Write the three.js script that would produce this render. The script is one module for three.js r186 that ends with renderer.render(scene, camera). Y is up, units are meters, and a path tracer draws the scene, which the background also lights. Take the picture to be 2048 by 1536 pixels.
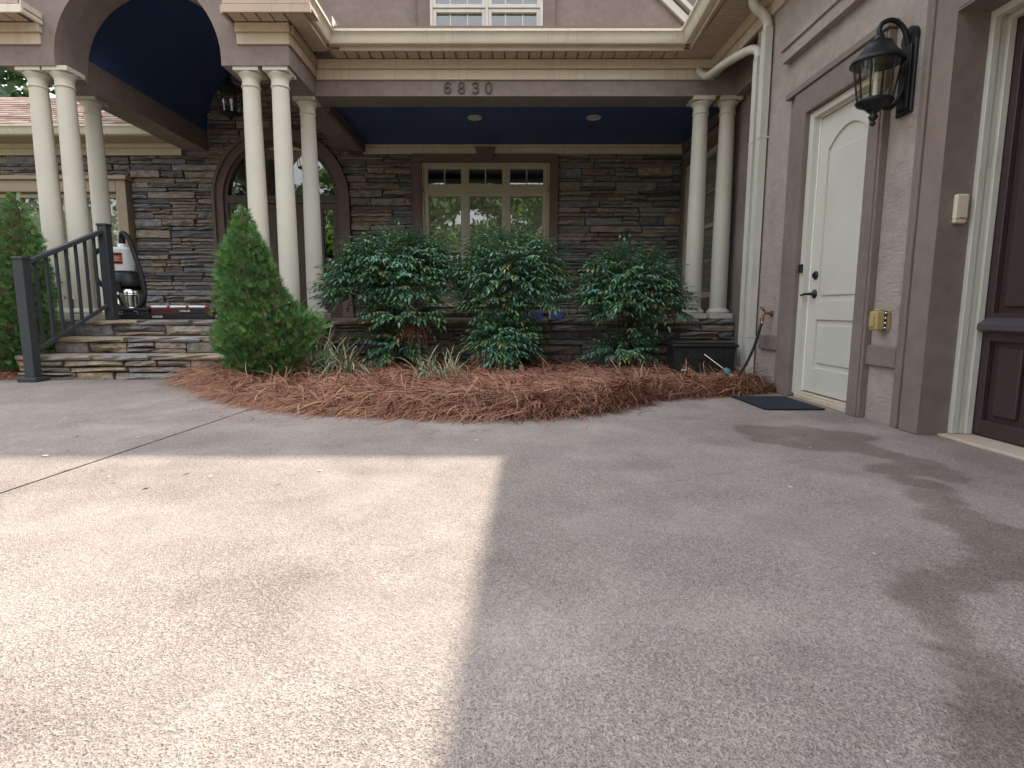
import * as THREE from 'three';
import { mergeGeometries, toCreasedNormals } from 'three/addons/utils/BufferGeometryUtils.js';
import { RoundedBoxGeometry } from 'three/addons/geometries/RoundedBoxGeometry.js';
import { TextGeometry } from 'three/addons/geometries/TextGeometry.js';
import { FontLoader } from 'three/addons/loaders/FontLoader.js';

// ------------------------------------------------------------------ camera, sky, sun, exposure
// x to the right, y up; depths ("d") are metres in front of the camera, so z = -d
const scene = new THREE.Scene();
const camera = new THREE.PerspectiveCamera(68.404, 4 / 3, 0.05, 600);
camera.position.set(0, 0.7, 0);
camera.rotation.x = -0.13197;
camera.setViewOffset(2048, 1536, 20, 0, 2048, 1536);
const renderer = new THREE.WebGLRenderer({ antialias: true });
renderer.toneMapping = THREE.LinearToneMapping;
renderer.toneMappingExposure = 2.3;
renderer.shadowMap.enabled = true;

let seed = 12345;
const rnd = () => { seed = (seed * 1664525 + 1013904223) >>> 0; return seed / 4294967296; };
const rr = (a, b) => a + (b - a) * rnd();
const reseed = s => { seed = s >>> 0; };
const clamp = (v, a, b) => Math.min(b, Math.max(a, v));
const sstep = (a, b, v) => { const t = clamp((v - a) / (b - a), 0, 1); return t * t * (3 - 2 * t); };
const hash = (x, y, s = 0) => { let h = (x * 374761393 + y * 668265263 + s * 2147483647) | 0; h = Math.imul(h ^ (h >>> 13), 1274126177); h ^= h >>> 16; return (h >>> 0) / 4294967296; };
function vnoise(x, y, s = 0, per = 0) {
  const xi = Math.floor(x), yi = Math.floor(y), fx = x - xi, fy = y - yi;
  const w = (a, b) => per ? hash(((a % per) + per) % per, ((b % per) + per) % per, s) : hash(a, b, s);
  const u = fx * fx * (3 - 2 * fx), v = fy * fy * (3 - 2 * fy);
  return (w(xi, yi) * (1 - u) + w(xi + 1, yi) * u) * (1 - v) + (w(xi, yi + 1) * (1 - u) + w(xi + 1, yi + 1) * u) * v;
}
function fbm(x, y, s = 0, oct = 4, per = 0) { let a = 0.5, t = 0, n = 0; for (let i = 0; i < oct; i++) { t += a * vnoise(x, y, s + i, per); n += a; a *= 0.5; x *= 2; y *= 2; per *= 2; } return t / n; }

const sunDir = new THREE.Vector3(0.52, 1, -1.01).normalize();
{ // hazy summer sky, brighter round the sun, with soft thin cloud
  const W = 512, H = 256, a = new Float32Array(W * H * 4);
  for (let j = 0; j < H; j++) for (let i = 0; i < W; i++) {
    const phi = (i + 0.5) / W * 2 * Math.PI - Math.PI, lat = ((j + 0.5) / H - 0.5) * Math.PI;
    const dx = Math.cos(lat) * Math.cos(phi), dz = Math.cos(lat) * Math.sin(phi), dy = Math.sin(lat);
    const up = Math.max(0, dy), t = Math.pow(up, 0.5);
    let r = 1.07 + (0.76 - 1.07) * t, g = 1.03 + (0.84 - 1.03) * t, b = 1.0 + (0.98 - 1.0) * t;
    const c = sstep(0.46, 0.72, fbm(dx / (up + 0.25) * 1.6 + 9, dz / (up + 0.25) * 1.6 + 4, 5, 5)) * 0.75;
    r += (1.12 - r) * c; g += (1.08 - g) * c; b += (1.05 - b) * c;
    const cs = Math.max(0, dx * sunDir.x + dy * sunDir.y + dz * sunDir.z), au = 0.5 * Math.pow(cs, 12);
    r += au; g += au * 0.97; b += au * 0.92;
    const k = (j * W + i) * 4; a[k] = r; a[k + 1] = g; a[k + 2] = b; a[k + 3] = 1;
  }
  const sky = new THREE.DataTexture(a, W, H, THREE.RGBAFormat, THREE.FloatType);
  sky.mapping = THREE.EquirectangularReflectionMapping; sky.magFilter = THREE.LinearFilter; sky.minFilter = THREE.LinearFilter; sky.needsUpdate = true;
  scene.background = sky; scene.environment = sky;
}
const sun = new THREE.DirectionalLight(new THREE.Color().setRGB(1, 0.93, 0.8), 3.8);
sun.position.copy(sunDir).multiplyScalar(60); sun.castShadow = true; sun.shadow.radius = 1.3;
sun.shadow.mapSize.set(4096, 4096);
Object.assign(sun.shadow.camera, { left: -30, right: 30, top: 30, bottom: -30, near: 1, far: 140 });
scene.add(sun); scene.add(sun.target);

// ------------------------------------------------------------------ helpers
const V3 = (x, y, d) => new THREE.Vector3(x, y, -d);
function prep(g, keepUv) {
  let n = g.index ? g.toNonIndexed() : g;
  if (!n.attributes.normal) n.computeVertexNormals();
  const P = n.attributes.position, N = n.attributes.normal;
  if (!keepUv || !n.attributes.uv) {
    const uv = new Float32Array(P.count * 2);
    for (let i = 0; i < P.count; i += 3) {
      let ax = 0, ay = 0, az = 0;
      for (let k = 0; k < 3; k++) { ax += N.getX(i + k); ay += N.getY(i + k); az += N.getZ(i + k); }
      ax = Math.abs(ax); ay = Math.abs(ay); az = Math.abs(az);
      for (let k = 0; k < 3; k++) {
        const x = P.getX(i + k), y = P.getY(i + k), z = P.getZ(i + k);
        if (ay >= ax && ay >= az) { uv[(i + k) * 2] = x; uv[(i + k) * 2 + 1] = z; }
        else if (ax >= az) { uv[(i + k) * 2] = z; uv[(i + k) * 2 + 1] = y; }
        else { uv[(i + k) * 2] = x; uv[(i + k) * 2 + 1] = y; }
      }
    }
    n.setAttribute('uv', new THREE.BufferAttribute(uv, 2));
  }
  for (const k of Object.keys(n.attributes)) if (!['position', 'normal', 'uv', 'color'].includes(k)) n.deleteAttribute(k);
  n.clearGroups();
  return n;
}
const taken = {};
function numbered(name) { const n = taken[name] = (taken[name] || 0) + 1; return n === 1 ? name : name + '_' + String(n - 1).padStart(3, '0'); }
function mesh(name, geos, mat, parent, keepUv) {
  const list = (Array.isArray(geos) ? geos : [geos]).map(g => prep(g, keepUv));
  const m = new THREE.Mesh(list.length > 1 ? mergeGeometries(list) : list[0], mat);
  m.name = parent ? name : numbered(name); m.castShadow = m.receiveShadow = true;
  (parent || scene).add(m); return m;
}
function pieces(name, geos, mat, parent) { for (const g of geos) mesh(name, g, mat, parent); }
function tag(o, label, category, group, kind) { o.userData.label = label; if (category) o.userData.category = category; if (group) o.userData.group = group; if (kind) o.userData.kind = kind; return o; }
function thing(name, label, category, group, pos) { const g = new THREE.Group(); g.name = numbered(name); scene.add(g); if (pos) g.position.copy(pos); return tag(g, label, category, group); }
function sub(name, parent) { const g = new THREE.Group(); g.name = name; parent.add(g); return g; }
function bx(x0, x1, y0, y1, d0, d1, bev = 0) {
  const w = x1 - x0, h = y1 - y0, t = d1 - d0;
  const g = bev ? new RoundedBoxGeometry(w, h, t, 1, Math.min(bev, w * 0.45, h * 0.45, t * 0.45)) : new THREE.BoxGeometry(w, h, t);
  return g.translate((x0 + x1) / 2, (y0 + y1) / 2, -(d0 + d1) / 2);
}
function bar(a, b, w, h, bev = 0) { // a box from point a to point b
  const L = a.distanceTo(b), g = bev ? new RoundedBoxGeometry(w, h, L, 1, bev) : new THREE.BoxGeometry(w, h, L);
  const m = new THREE.Matrix4().lookAt(a, b, new THREE.Vector3(0, 1, 0)); g.applyMatrix4(m);
  return g.translate((a.x + b.x) / 2, (a.y + b.y) / 2, (a.z + b.z) / 2);
}
function profile(pts, axis, a0, a1, smooth) { // closed outline swept along x (points are d, y) or along d (points are x, y)
  let g = new THREE.ExtrudeGeometry(new THREE.Shape(pts.map(p => new THREE.Vector2(p[0], p[1]))), { depth: a1 - a0, bevelEnabled: false }); if (g.index) g = g.toNonIndexed();
  const P = g.attributes.position;
  for (let i = 0; i < P.count; i++) { const x = P.getX(i), y = P.getY(i), z = P.getZ(i); if (axis === 'x') P.setXYZ(i, a0 + z, y, -x); else P.setXYZ(i, x, y, -(a0 + z)); }
  if (axis !== 'x') for (let i = 0; i < P.count; i += 3) { const t = [P.getX(i + 1), P.getY(i + 1), P.getZ(i + 1)]; P.setXYZ(i + 1, P.getX(i + 2), P.getY(i + 2), P.getZ(i + 2)); P.setXYZ(i + 2, ...t); }
  g.deleteAttribute('normal'); g.computeVertexNormals();
  return smooth ? toCreasedNormals(g, 0.7) : g;
}
function slab(shape, d0, d1, seg = 24) { return new THREE.ExtrudeGeometry(shape, { depth: d1 - d0, bevelEnabled: false, curveSegments: seg }).translate(0, 0, -d1); }
function tube(pts, r, seg = 24, rad = 8) { return new THREE.TubeGeometry(new THREE.CatmullRomCurve3(pts), seg, r, rad, false); }
function taper(a, b, r0, r1, n = 7) { const L = a.distanceTo(b), g = new THREE.CylinderGeometry(r1, r0, L, n, 1).translate(0, L / 2, 0); g.applyQuaternion(new THREE.Quaternion().setFromUnitVectors(new THREE.Vector3(0, 1, 0), b.clone().sub(a).normalize())); return g.translate(a.x, a.y, a.z); }
const lathe = (pts, n = 28) => new THREE.LatheGeometry(pts.map(p => new THREE.Vector2(p[0], p[1])), n);

// ------------------------------------------------------------------ textures and materials
function tex(size, fn, srgb, metres) { // fn(i, j, u, v) -> [r, g, b] 0..1
  const a = new Uint8Array(size * size * 4);
  for (let j = 0; j < size; j++) for (let i = 0; i < size; i++) { const c = fn(i, j, i / size, j / size), k = (j * size + i) * 4; a[k] = clamp(c[0], 0, 1) * 255; a[k + 1] = clamp(c[1], 0, 1) * 255; a[k + 2] = clamp(c[2], 0, 1) * 255; a[k + 3] = 255; }
  return texData(a, size, srgb, metres);
}
function texData(a, size, srgb, metres) {
  const t = new THREE.DataTexture(a, size, size, THREE.RGBAFormat); t.wrapS = t.wrapT = THREE.RepeatWrapping; t.magFilter = THREE.LinearFilter; t.minFilter = THREE.LinearMipmapLinearFilter; t.generateMipmaps = true;
  if (srgb) t.colorSpace = THREE.SRGBColorSpace; t.repeat.set(1 / metres, 1 / metres); t.needsUpdate = true; return t;
}
const G1 = v => [v, v, v];
const tStucco = tex(512, (i, j, u, v) => G1(0.3 * fbm(u * 24, v * 24, 1, 3, 24) + 0.7 * fbm(u * 90, v * 90, 2, 2, 90)), false, 0.5);
const tTrowel = tex(512, (i, j, u, v) => { const w = fbm(u * 6, v * 6, 3, 3, 6); return G1(0.55 * Math.abs(2 * fbm(u * 8 + w, v * 26, 8, 3) - 1) + 0.45 * fbm(u * 60, v * 60, 5, 2, 60)); }, false, 0.7);
const tMottle = tex(512, (i, j, u, v) => { const n = fbm(u * 5, v * 5, 131, 5, 5), f = fbm(u * 40, v * 40, 137, 3, 40), q = 0.9 + 0.16 * (n - 0.5) + 0.1 * (f - 0.5), s = sstep(0.6, 0.75, fbm(u * 9, v * 3, 139, 4)); return [q - 0.03 * s, q - 0.035 * s, q - 0.045 * s]; }, true, 2.3);
const tBead = tex(256, (i, j) => G1((i % 32) < 3 ? 0.1 : 0.8 + 0.1 * hash(i, j >> 3, 7)), false, 0.6);
const tClean = tex(256, (i, j, u, v) => G1(0.95 + 0.05 * fbm(u * 6, v * 6, 11, 4, 6)), true, 1.3);
const tPaint = tex(256, (i, j, u, v) => { const n = 0.93 + 0.07 * fbm(u * 6, v * 6, 11, 4, 6), s = fbm(u * 30, v * 4, 15, 3, 0) > 0.68 ? 0.96 : 1; return [n * s, n * s, n * s * 0.995]; }, true, 1.3);
const tStone = tex(512, (i, j, u, v) => { const n = fbm(u * 8, v * 20, 21, 5), m = fbm(u * 50, v * 60, 24, 3), q = 0.6 + 0.42 * n + 0.3 * (m - 0.5); const w = fbm(u * 5, v * 7, 29, 3); return [q * (0.96 + 0.12 * w), q * (0.98 + 0.03 * w), q * (1.04 - 0.12 * w)]; }, true, 0.6);
const tStoneB = tex(512, (i, j, u, v) => G1(0.6 * fbm(u * 8, v * 34, 41, 5) + 0.4 * fbm(u * 60, v * 80, 44, 3)), false, 0.6);
const tGrain = tex(512, (i, j, u, v) => G1(0.5 + 0.5 * (fbm(u * 60, v * 3, 51, 4) - 0.5) + 0.3 * (fbm(u * 160, v * 9, 52, 2) - 0.5)), false, 0.6);
const tMat = tex(256, (i, j) => { const r = ((i >> 2) + (j >> 3)) & 1; return G1(0.35 + 0.3 * r + 0.35 * hash(i, j, 4)); }, false, 0.12);

// exposed-aggregate concrete: paste, pits and small stones
const CS = 2048, CM = 2.1;
const cRGB = new Uint8Array(CS * CS * 4), cBump = new Uint8Array(CS * CS * 4);
{
  const px = new Float32Array(CS * CS), hb = new Float32Array(CS * CS), rg = new Float32Array(CS * CS);
  const N1 = 256, dens = new Float32Array(N1 * N1), low = new Float32Array(N1 * N1);
  for (let j = 0; j < N1; j++) for (let i = 0; i < N1; i++) { dens[j * N1 + i] = fbm(i / N1 * 7, j / N1 * 7, 61, 5, 7); low[j * N1 + i] = fbm(i / N1 * 12, j / N1 * 12, 71, 5, 12); }
  for (let j = 0; j < CS; j++) for (let i = 0; i < CS; i++) { const k = j * CS + i, q = (j >> 3) * N1 + (i >> 3); const gr = vnoise(i / 2.6, j / 2.6, 81) - 0.5, g2 = vnoise(i / 5.5, j / 5.5, 84) - 0.5, am = 0.55 + 0.9 * dens[q]; px[k] = 0.99 + 0.2 * (low[q] - 0.5) + am * (0.3 * gr + 0.2 * g2) + 0.1 * (hash(i, j, 9) - 0.5); hb[k] = 0.55 + 0.5 * gr + 0.3 * g2; }
  reseed(777);
  const blob = (n, r0, r1, dark, height, useD, tone) => {
    for (let t = 0; t < n; t++) {
      const cx = rnd() * CS, cy = rnd() * CS;
      if (useD && rnd() > sstep(0.36, 0.64, dens[((cy >> 3) % N1) * N1 + ((cx >> 3) % N1)]) + 0.08) continue;
      const a = rr(r0, r1), b = a * rr(0.35, 0.9), an = rnd() * 3.14, ca = Math.cos(an), sa = Math.sin(an), R = Math.ceil(a), dk = dark * rr(0.45, 1.15), tn = tone * (rnd() - 0.4);
      for (let y = -R; y <= R; y++) for (let x = -R; x <= R; x++) {
        const e = ((x * ca + y * sa) / a) ** 2 + ((-x * sa + y * ca) / b) ** 2; if (e > 1) continue;
        const k = ((Math.floor(cy) + y + CS) % CS) * CS + ((Math.floor(cx) + x + CS) % CS), f = 1 - e * e;
        px[k] += (1 + dk - px[k]) * f * 0.9; hb[k] += height * f; rg[k] += tn * f;
      }
    }
  };
  blob(300000, 0.7, 2.0, -0.3, -0.2, true, 0.1);
  blob(150000, 0.7, 2.0, 0.2, 0.14, false, 0.08);
  blob(26000, 0.9, 2.3, -0.45, -0.3, true, 0.08);
  blob(3000, 1.4, 3.2, -0.3, 0.12, true, 0.14);
  blob(2600, 0.8, 2.0, 0.5, 0.25, true, 0.08);
  blob(300, 1.6, 3.0, 0.62, 0.3, false, 0.05);
  for (let k = 0; k < CS * CS; k++) {
    const v = px[k], t = clamp(rg[k], -0.1, 0.1);
    cRGB[k * 4] = clamp(v * 0.61 + t * 0.5, 0, 1) * 255; cRGB[k * 4 + 1] = clamp(v * 0.562, 0, 1) * 255; cRGB[k * 4 + 2] = clamp(v * 0.53 - t * 0.5, 0, 1) * 255; cRGB[k * 4 + 3] = 255;
    const hv = clamp(hb[k], 0, 1) * 255; cBump[k * 4] = cBump[k * 4 + 1] = cBump[k * 4 + 2] = hv; cBump[k * 4 + 3] = 255;
  }
}
const tConc = texData(cRGB, CS, true, CM), tConcB = texData(cBump, CS, false, CM);

const C = h => new THREE.Color(h);
const std = (o) => new THREE.MeshStandardMaterial(o);
const M = {
  stucco: std({ color: C('#9a8b84'), roughness: 0.95, map: tMottle, bumpMap: tStucco, bumpScale: 0.0035 }),
  stuccoLight: std({ color: C('#b0a39b'), roughness: 0.95, map: tMottle, bumpMap: tTrowel, bumpScale: 0.006 }),
  trim: std({ color: C('#8a7a73'), roughness: 0.9, map: tMottle, bumpMap: tStucco, bumpScale: 0.002 }),
  casing: std({ color: C('#6d5b54'), roughness: 0.85, bumpMap: tStucco, bumpScale: 0.001 }),
  cream: std({ color: C('#cdbca6'), roughness: 0.55, map: tPaint }),
  soffit: std({ color: C('#c0aa96'), roughness: 0.6, map: tPaint }),
  gutter: std({ color: C('#e6dcc9'), roughness: 0.4, map: tPaint }),
  column: std({ color: C('#d2cdbf'), roughness: 0.6, map: tClean }),
  white: std({ color: C('#cfccc2'), roughness: 0.45, map: tPaint }),
  doorPaint: std({ color: C('#cdcabf'), roughness: 0.45, map: tClean }),
  navy: std({ color: C('#3f547f'), roughness: 0.55, bumpMap: tBead, bumpScale: 0.006 }),
  windowFrame: std({ color: C('#b8aa97'), roughness: 0.5, map: tClean }),
  darkWood: std({ color: C('#4a372f'), roughness: 0.5, bumpMap: tGrain, bumpScale: 0.0012 }),
  garage: std({ color: C('#3d2c2f'), roughness: 0.45, bumpMap: tGrain, bumpScale: 0.0015 }),
  garageRail: std({ color: C('#4d464d'), roughness: 0.35, bumpMap: tGrain, bumpScale: 0.001 }),
  mortar: std({ color: C('#57504a'), roughness: 1, bumpMap: tStucco, bumpScale: 0.004 }),
  slabEdge: std({ color: C('#8c8278'), roughness: 0.95, bumpMap: tStucco, bumpScale: 0.002 }),
  apron: std({ color: C('#c5b4a0'), roughness: 0.92, map: tPaint, bumpMap: tStucco, bumpScale: 0.0015 }),
  iron: std({ color: C('#3f4347'), roughness: 0.5, metalness: 0.3 }),
  blackMetal: std({ color: C('#2a2c30'), roughness: 0.42, metalness: 0.5 }),
  blackPlastic: std({ color: C('#15171a'), roughness: 0.5 }),
  rubber: std({ color: C('#101114'), roughness: 0.6 }),
  steel: std({ color: C('#c9c9cc'), roughness: 0.16, metalness: 1 }),
  brass: std({ color: C('#9a6f52'), roughness: 0.4, metalness: 0.8 }),
  milk: new THREE.MeshPhysicalMaterial({ color: C('#e9ecee'), roughness: 0.45 }),
  tan: std({ color: C('#ab9464'), roughness: 0.5 }),
  mat: std({ color: C('#1e2733'), roughness: 1, bumpMap: tMat, bumpScale: 0.004 }),
  shade: std({ color: C('#a49a86'), roughness: 0.9 }),
  valance: std({ color: C('#8d8377'), roughness: 0.9 }),
  dark: std({ color: C('#14151a'), roughness: 0.95 }),
  strip: std({ color: C('#f4f4ef'), roughness: 0.4 }),
  glass: new THREE.MeshPhysicalMaterial({ color: C('#f3f7f5'), roughness: 0.015, transmission: 1, thickness: 0, ior: 1.9 }),
  lampGlass: new THREE.MeshPhysicalMaterial({ color: C('#e9e6da'), roughness: 0.08, transmission: 1, thickness: 0, ior: 1.5 }),
  red: std({ color: C('#a8301f'), roughness: 0.45 }),
  maroon: std({ color: C('#4a1a1f'), roughness: 0.6 }),
  blueBox: std({ color: C('#3f4f86'), roughness: 0.6 }),
  soil: std({ color: C('#3a2a20'), roughness: 1, bumpMap: tStucco, bumpScale: 0.01 }),
  bark: std({ color: C('#4b3d33'), roughness: 1, bumpMap: tGrain, bumpScale: 0.02 }),
  paleBark: std({ color: C('#b9b0a2'), roughness: 0.95, bumpMap: tGrain, bumpScale: 0.01 }),
  stem: std({ color: C('#4a3a2c'), roughness: 0.9 }),
  foliage: std({ color: 0xffffff, vertexColors: true, roughness: 0.62, side: THREE.DoubleSide }),
  glossy: std({ color: 0xffffff, vertexColors: true, roughness: 0.4, side: THREE.DoubleSide }),
  straw: std({ color: 0xffffff, vertexColors: true, roughness: 0.75, side: THREE.DoubleSide }),
  grass: std({ color: C('#55703a'), roughness: 1, bumpMap: tStucco, bumpScale: 0.02 }),
};
const stoneTones = ['#a49e99', '#8d8b90', '#aea297', '#7b7a80', '#b4a699', '#9c9da3', '#9e9187'].map(c => std({ color: C(c), roughness: 0.92, map: tStone, bumpMap: tStoneB, bumpScale: 0.008 }));
const lightTones = ['#aea699', '#b9aa96', '#a5a3a0', '#b3a590', '#96938f'].map(c => std({ color: C(c), roughness: 0.92, map: tStone, bumpMap: tStoneB, bumpScale: 0.008 }));
const shingleTones = ['#8d7468', '#9a8377', '#7b665c', '#a38c80'].map(c => std({ color: C(c), roughness: 1, bumpMap: tStucco, bumpScale: 0.003 }));

// ------------------------------------------------------------------ ground, driveway
const lawn = mesh('lawn', (() => { const g = new THREE.PlaneGeometry(400, 400, 1, 1); g.rotateX(-Math.PI / 2); return g.translate(0, -0.06, 0); })(), M.grass);
tag(lawn, 'green lawn stretching round the house and driveway', null, null, 'structure');

const rise = (x, d) => 0.05 * sstep(3.6, 5.05, d) * sstep(-1.2, -2.6, x);
const jointX = d => -1.76 - 0.083 * (4.056 - d);
// damp stain running from the doormat along the garage apron, as discs x, d, r
const stainDiscs = [[1.5, 3.2, 0.16], [1.48, 2.98, 0.12], [1.62, 2.86, 0.17], [1.8, 2.86, 0.14], [1.7, 3.12, 0.2], [1.95, 3.05, 0.12], [1.85, 2.72, 0.12], [1.9, 2.55, 0.11], [1.83, 2.42, 0.13], [1.7, 2.38, 0.09], [1.88, 2.28, 0.07],
  [1.68, 2.2, 0.1], [1.6, 2.02, 0.1], [1.55, 1.86, 0.09], [1.56, 1.72, 0.1], [1.5, 1.6, 0.1], [1.45, 1.5, 0.1], [1.32, 1.42, 0.08], [1.2, 1.4, 0.07], [1.1, 1.38, 0.06], [1.05, 1.3, 0.06], [1.0, 1.2, 0.06], [0.97, 1.1, 0.055], [0.94, 1.02, 0.06], [0.9, 0.93, 0.07], [0.84, 0.85, 0.08], [0.78, 0.75, 0.09], [0.72, 0.65, 0.1], [0.7, 0.5, 0.1]];
function stain(x, d) {
  const wx = x + 0.14 * (fbm(x * 5, d * 5, 91, 3) - 0.5), wd = d + 0.14 * (fbm(x * 5, d * 5, 95, 3) - 0.5); let s = 0;
  for (const [cx, cd, r] of stainDiscs) { const q = Math.hypot(wx - cx, wd - cd) / r; if (q < 1.25) s = Math.max(s, 1 - sstep(0.9, 1.15, q)); }
  return s * (0.75 + 0.4 * (fbm(x * 9, d * 9, 97, 3) - 0.3));
}
function concTone(x, d) {
  const n = fbm(x * 0.9, d * 0.9, 101, 4), f = fbm(x * 5, d * 5, 105, 3), p = sstep(0.55, 0.72, fbm(x * 1.7 + 3, d * 2.3, 108, 4));
  let v = (0.86 + 0.3 * (n - 0.35) + 0.16 * (f - 0.5)) * (1 - 0.13 * p);
  let r = v, g = v * (1 - 0.01 * p), b = v * (1 - 0.01 * p);
  const s = clamp(stain(x, d), 0, 1); r *= 1 - 0.44 * s; g *= 1 - 0.46 * s; b *= 1 - 0.5 * s;
  return [r, g, b];
}
function gridSheet(xs, ds, fx) { // xs in 0..1 mapped by fx(u, d)
  const P = [], Cc = [], U = [], I = [], n = xs.length;
  for (const d of ds) for (const u of xs) { const x = fx(u, d); P.push(x, rise(x, d), -d); Cc.push(...concTone(x, d)); U.push(x, -d); }
  for (let j = 0; j + 1 < ds.length; j++) for (let i = 0; i + 1 < n; i++) { const a = j * n + i; I.push(a, a + 1, a + n, a + 1, a + n + 1, a + n); }
  const g = new THREE.BufferGeometry(); g.setAttribute('position', new THREE.Float32BufferAttribute(P, 3)); g.setAttribute('color', new THREE.Float32BufferAttribute(Cc, 3)); g.setAttribute('uv', new THREE.Float32BufferAttribute(U, 2)); g.setIndex(I); g.computeVertexNormals(); return g;
}
const steps_ = (a, b, s) => { const n = Math.round((b - a) / s), o = []; for (let i = 0; i <= n; i++) o.push(a + (b - a) * i / n); return o; };
const driveway = thing('driveway', 'weathered exposed-aggregate concrete driveway with a saw-cut joint'); driveway.userData.kind = 'structure';
const concMat = std({ color: 0xffffff, vertexColors: true, map: tConc, bumpMap: tConcB, bumpScale: 0.005, roughness: 0.93 });
const dsF = [...steps_(-18, 0, 1), ...steps_(0.02, 6.7, 0.03)];
const slabR = mesh('concrete_slab', gridSheet(steps_(0, 1, 1 / 150), dsF, (u, d) => { const a = jointX(d) + 0.006; return a + (2.43 - a) * u; }), concMat, driveway, true);
const usL = steps_(0, 1, 1 / 90).map(u => 1 - Math.pow(1 - u, 1.8));
mesh('concrete_slab', gridSheet(usL, dsF, (u, d) => { const b = jointX(d) - 0.006; return -13 + (b + 13) * u; }), concMat, driveway, true);
{ // walls and floor of the joint
  const side = [], a0 = -1, a1 = 4.6;
  for (const s of [-1, 1]) { const A = V3(jointX(a0) + s * 0.013, -0.022, a0), B = V3(jointX(a1) + s * 0.013, -0.022, a1); side.push(bar(A, B, 0.013, 0.034)); }
  pieces('slab_edge', side, M.slabEdge, driveway);
  mesh('joint_filler', bar(V3(jointX(-18), -0.03, -18), V3(jointX(6.6), -0.03, 6.6), 0.04, 0.012), std({ color: C('#6a625a'), roughness: 1 }), driveway);
}
{ // hairline crack across the slab
  reseed(71); const pts = []; for (let i = 0; i <= 26; i++) { const t = i / 26; pts.push([1.55 - 0.95 * t + rr(-0.012, 0.012), 2.62 - 0.42 * t + rr(-0.012, 0.012)]); }
  const P = []; for (let i = 0; i < 26; i++) { const [a, b] = pts[i], [c, d] = pts[i + 1], w = rr(0.0006, 0.0014); P.push(a, 0.0022, -(b - w), c, 0.0022, -(d - w), c, 0.0022, -(d + w), a, 0.0022, -(b - w), c, 0.0022, -(d + w), a, 0.0022, -(b + w)); }
  const g = new THREE.BufferGeometry(); g.setAttribute('position', new THREE.Float32BufferAttribute(P, 3)); g.computeVertexNormals(); mesh('crack', g, std({ color: C('#5d554e'), roughness: 1, side: THREE.DoubleSide }), driveway);
}
const apron = mesh('garage_threshold', bx(2.436, 2.75, -0.1, 0.012, -0.5, 3.1, 0.006), M.apron);
tag(apron, 'pale concrete strip under the garage door', null, null, 'structure');

// ------------------------------------------------------------------ stones
reseed(31);
const stoneGeo = [];
for (let v = 0; v < 16; v++) {
  const g = new THREE.BoxGeometry(1, 1, 1, 4, 2, 1), P = g.attributes.position, off = {};
  const flat = v < 5;
  for (let i = 0; i < P.count; i++) {
    const x = P.getX(i), y = P.getY(i), z = P.getZ(i), k = [x, y, z].map(q => q.toFixed(2)).join();
    if (!off[k]) {
      const edge = Math.abs(x) > 0.49 || Math.abs(y) > 0.49;
      off[k] = [Math.abs(x) > 0.49 ? -Math.sign(x) * rr(0, 0.03) : rr(-0.06, 0.06), Math.abs(y) > 0.49 ? -Math.sign(y) * rr(0, flat ? 0.05 : 0.16) : rr(-0.15, 0.15), z > 0 ? (edge ? -rr(0, flat ? 0.12 : 0.42) : rr(flat ? -0.06 : -0.2, flat ? 0.05 : 0.22)) : 0];
    }
    const o = off[k]; P.setXYZ(i, x + o[0], y + o[1], z + o[2]);
  }
  const n = g.toNonIndexed(); n.computeVertexNormals();
  // leave off the hidden back face
  const keep = []; const NP = n.attributes.position; for (let i = 0; i < NP.count; i += 3) if (!(NP.getZ(i) < -0.49 && NP.getZ(i + 1) < -0.49 && NP.getZ(i + 2) < -0.49)) keep.push(i, i + 1, i + 2);
  const h = new THREE.BufferGeometry(), pa = [], na = [], ua = []; const ou = rnd() * 3, ov = rnd() * 3;
  for (const i of keep) { pa.push(NP.getX(i), NP.getY(i), NP.getZ(i)); na.push(n.attributes.normal.getX(i), n.attributes.normal.getY(i), n.attributes.normal.getZ(i)); ua.push(ou + NP.getX(i) * 0.45 + NP.getZ(i) * 0.05, ov + NP.getY(i) * 0.11 + NP.getZ(i) * 0.09); }
  h.setAttribute('position', new THREE.Float32BufferAttribute(pa, 3)); h.setAttribute('normal', new THREE.Float32BufferAttribute(na, 3)); h.setAttribute('uv', new THREE.Float32BufferAttribute(ua, 2));
  stoneGeo.push(h);
}
function course(list, x0f, x1f, y0, y1, hMin, hMax, lMin, lMax) { // ledgestone courses between two (possibly curved) sides
  let y = y0;
  while (y < y1 - 0.005) {
    let h = rr(hMin, hMax); if (y1 - y - h < hMin) h = y1 - y;
    const ym = y + h / 2, a = x0f(ym), b = x1f(ym);
    let x = a;
    while (x < b - 0.01) {
      let l = Math.min(rr(lMin, lMax) * (rnd() < 0.25 ? 1.5 : 1), b - x); if (b - x - l < lMin * 0.6) l = b - x;
      if (h > hMin * 1.5 && rnd() < 0.4) { const q = rr(0.35, 0.65); list.push([x, x + l, y, y + h * q]); list.push([x, x + l, y + h * q, y + h]); }
      else list.push([x, x + l, y, y + h]);
      x += l;
    }
    y += h;
  }
}
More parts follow.
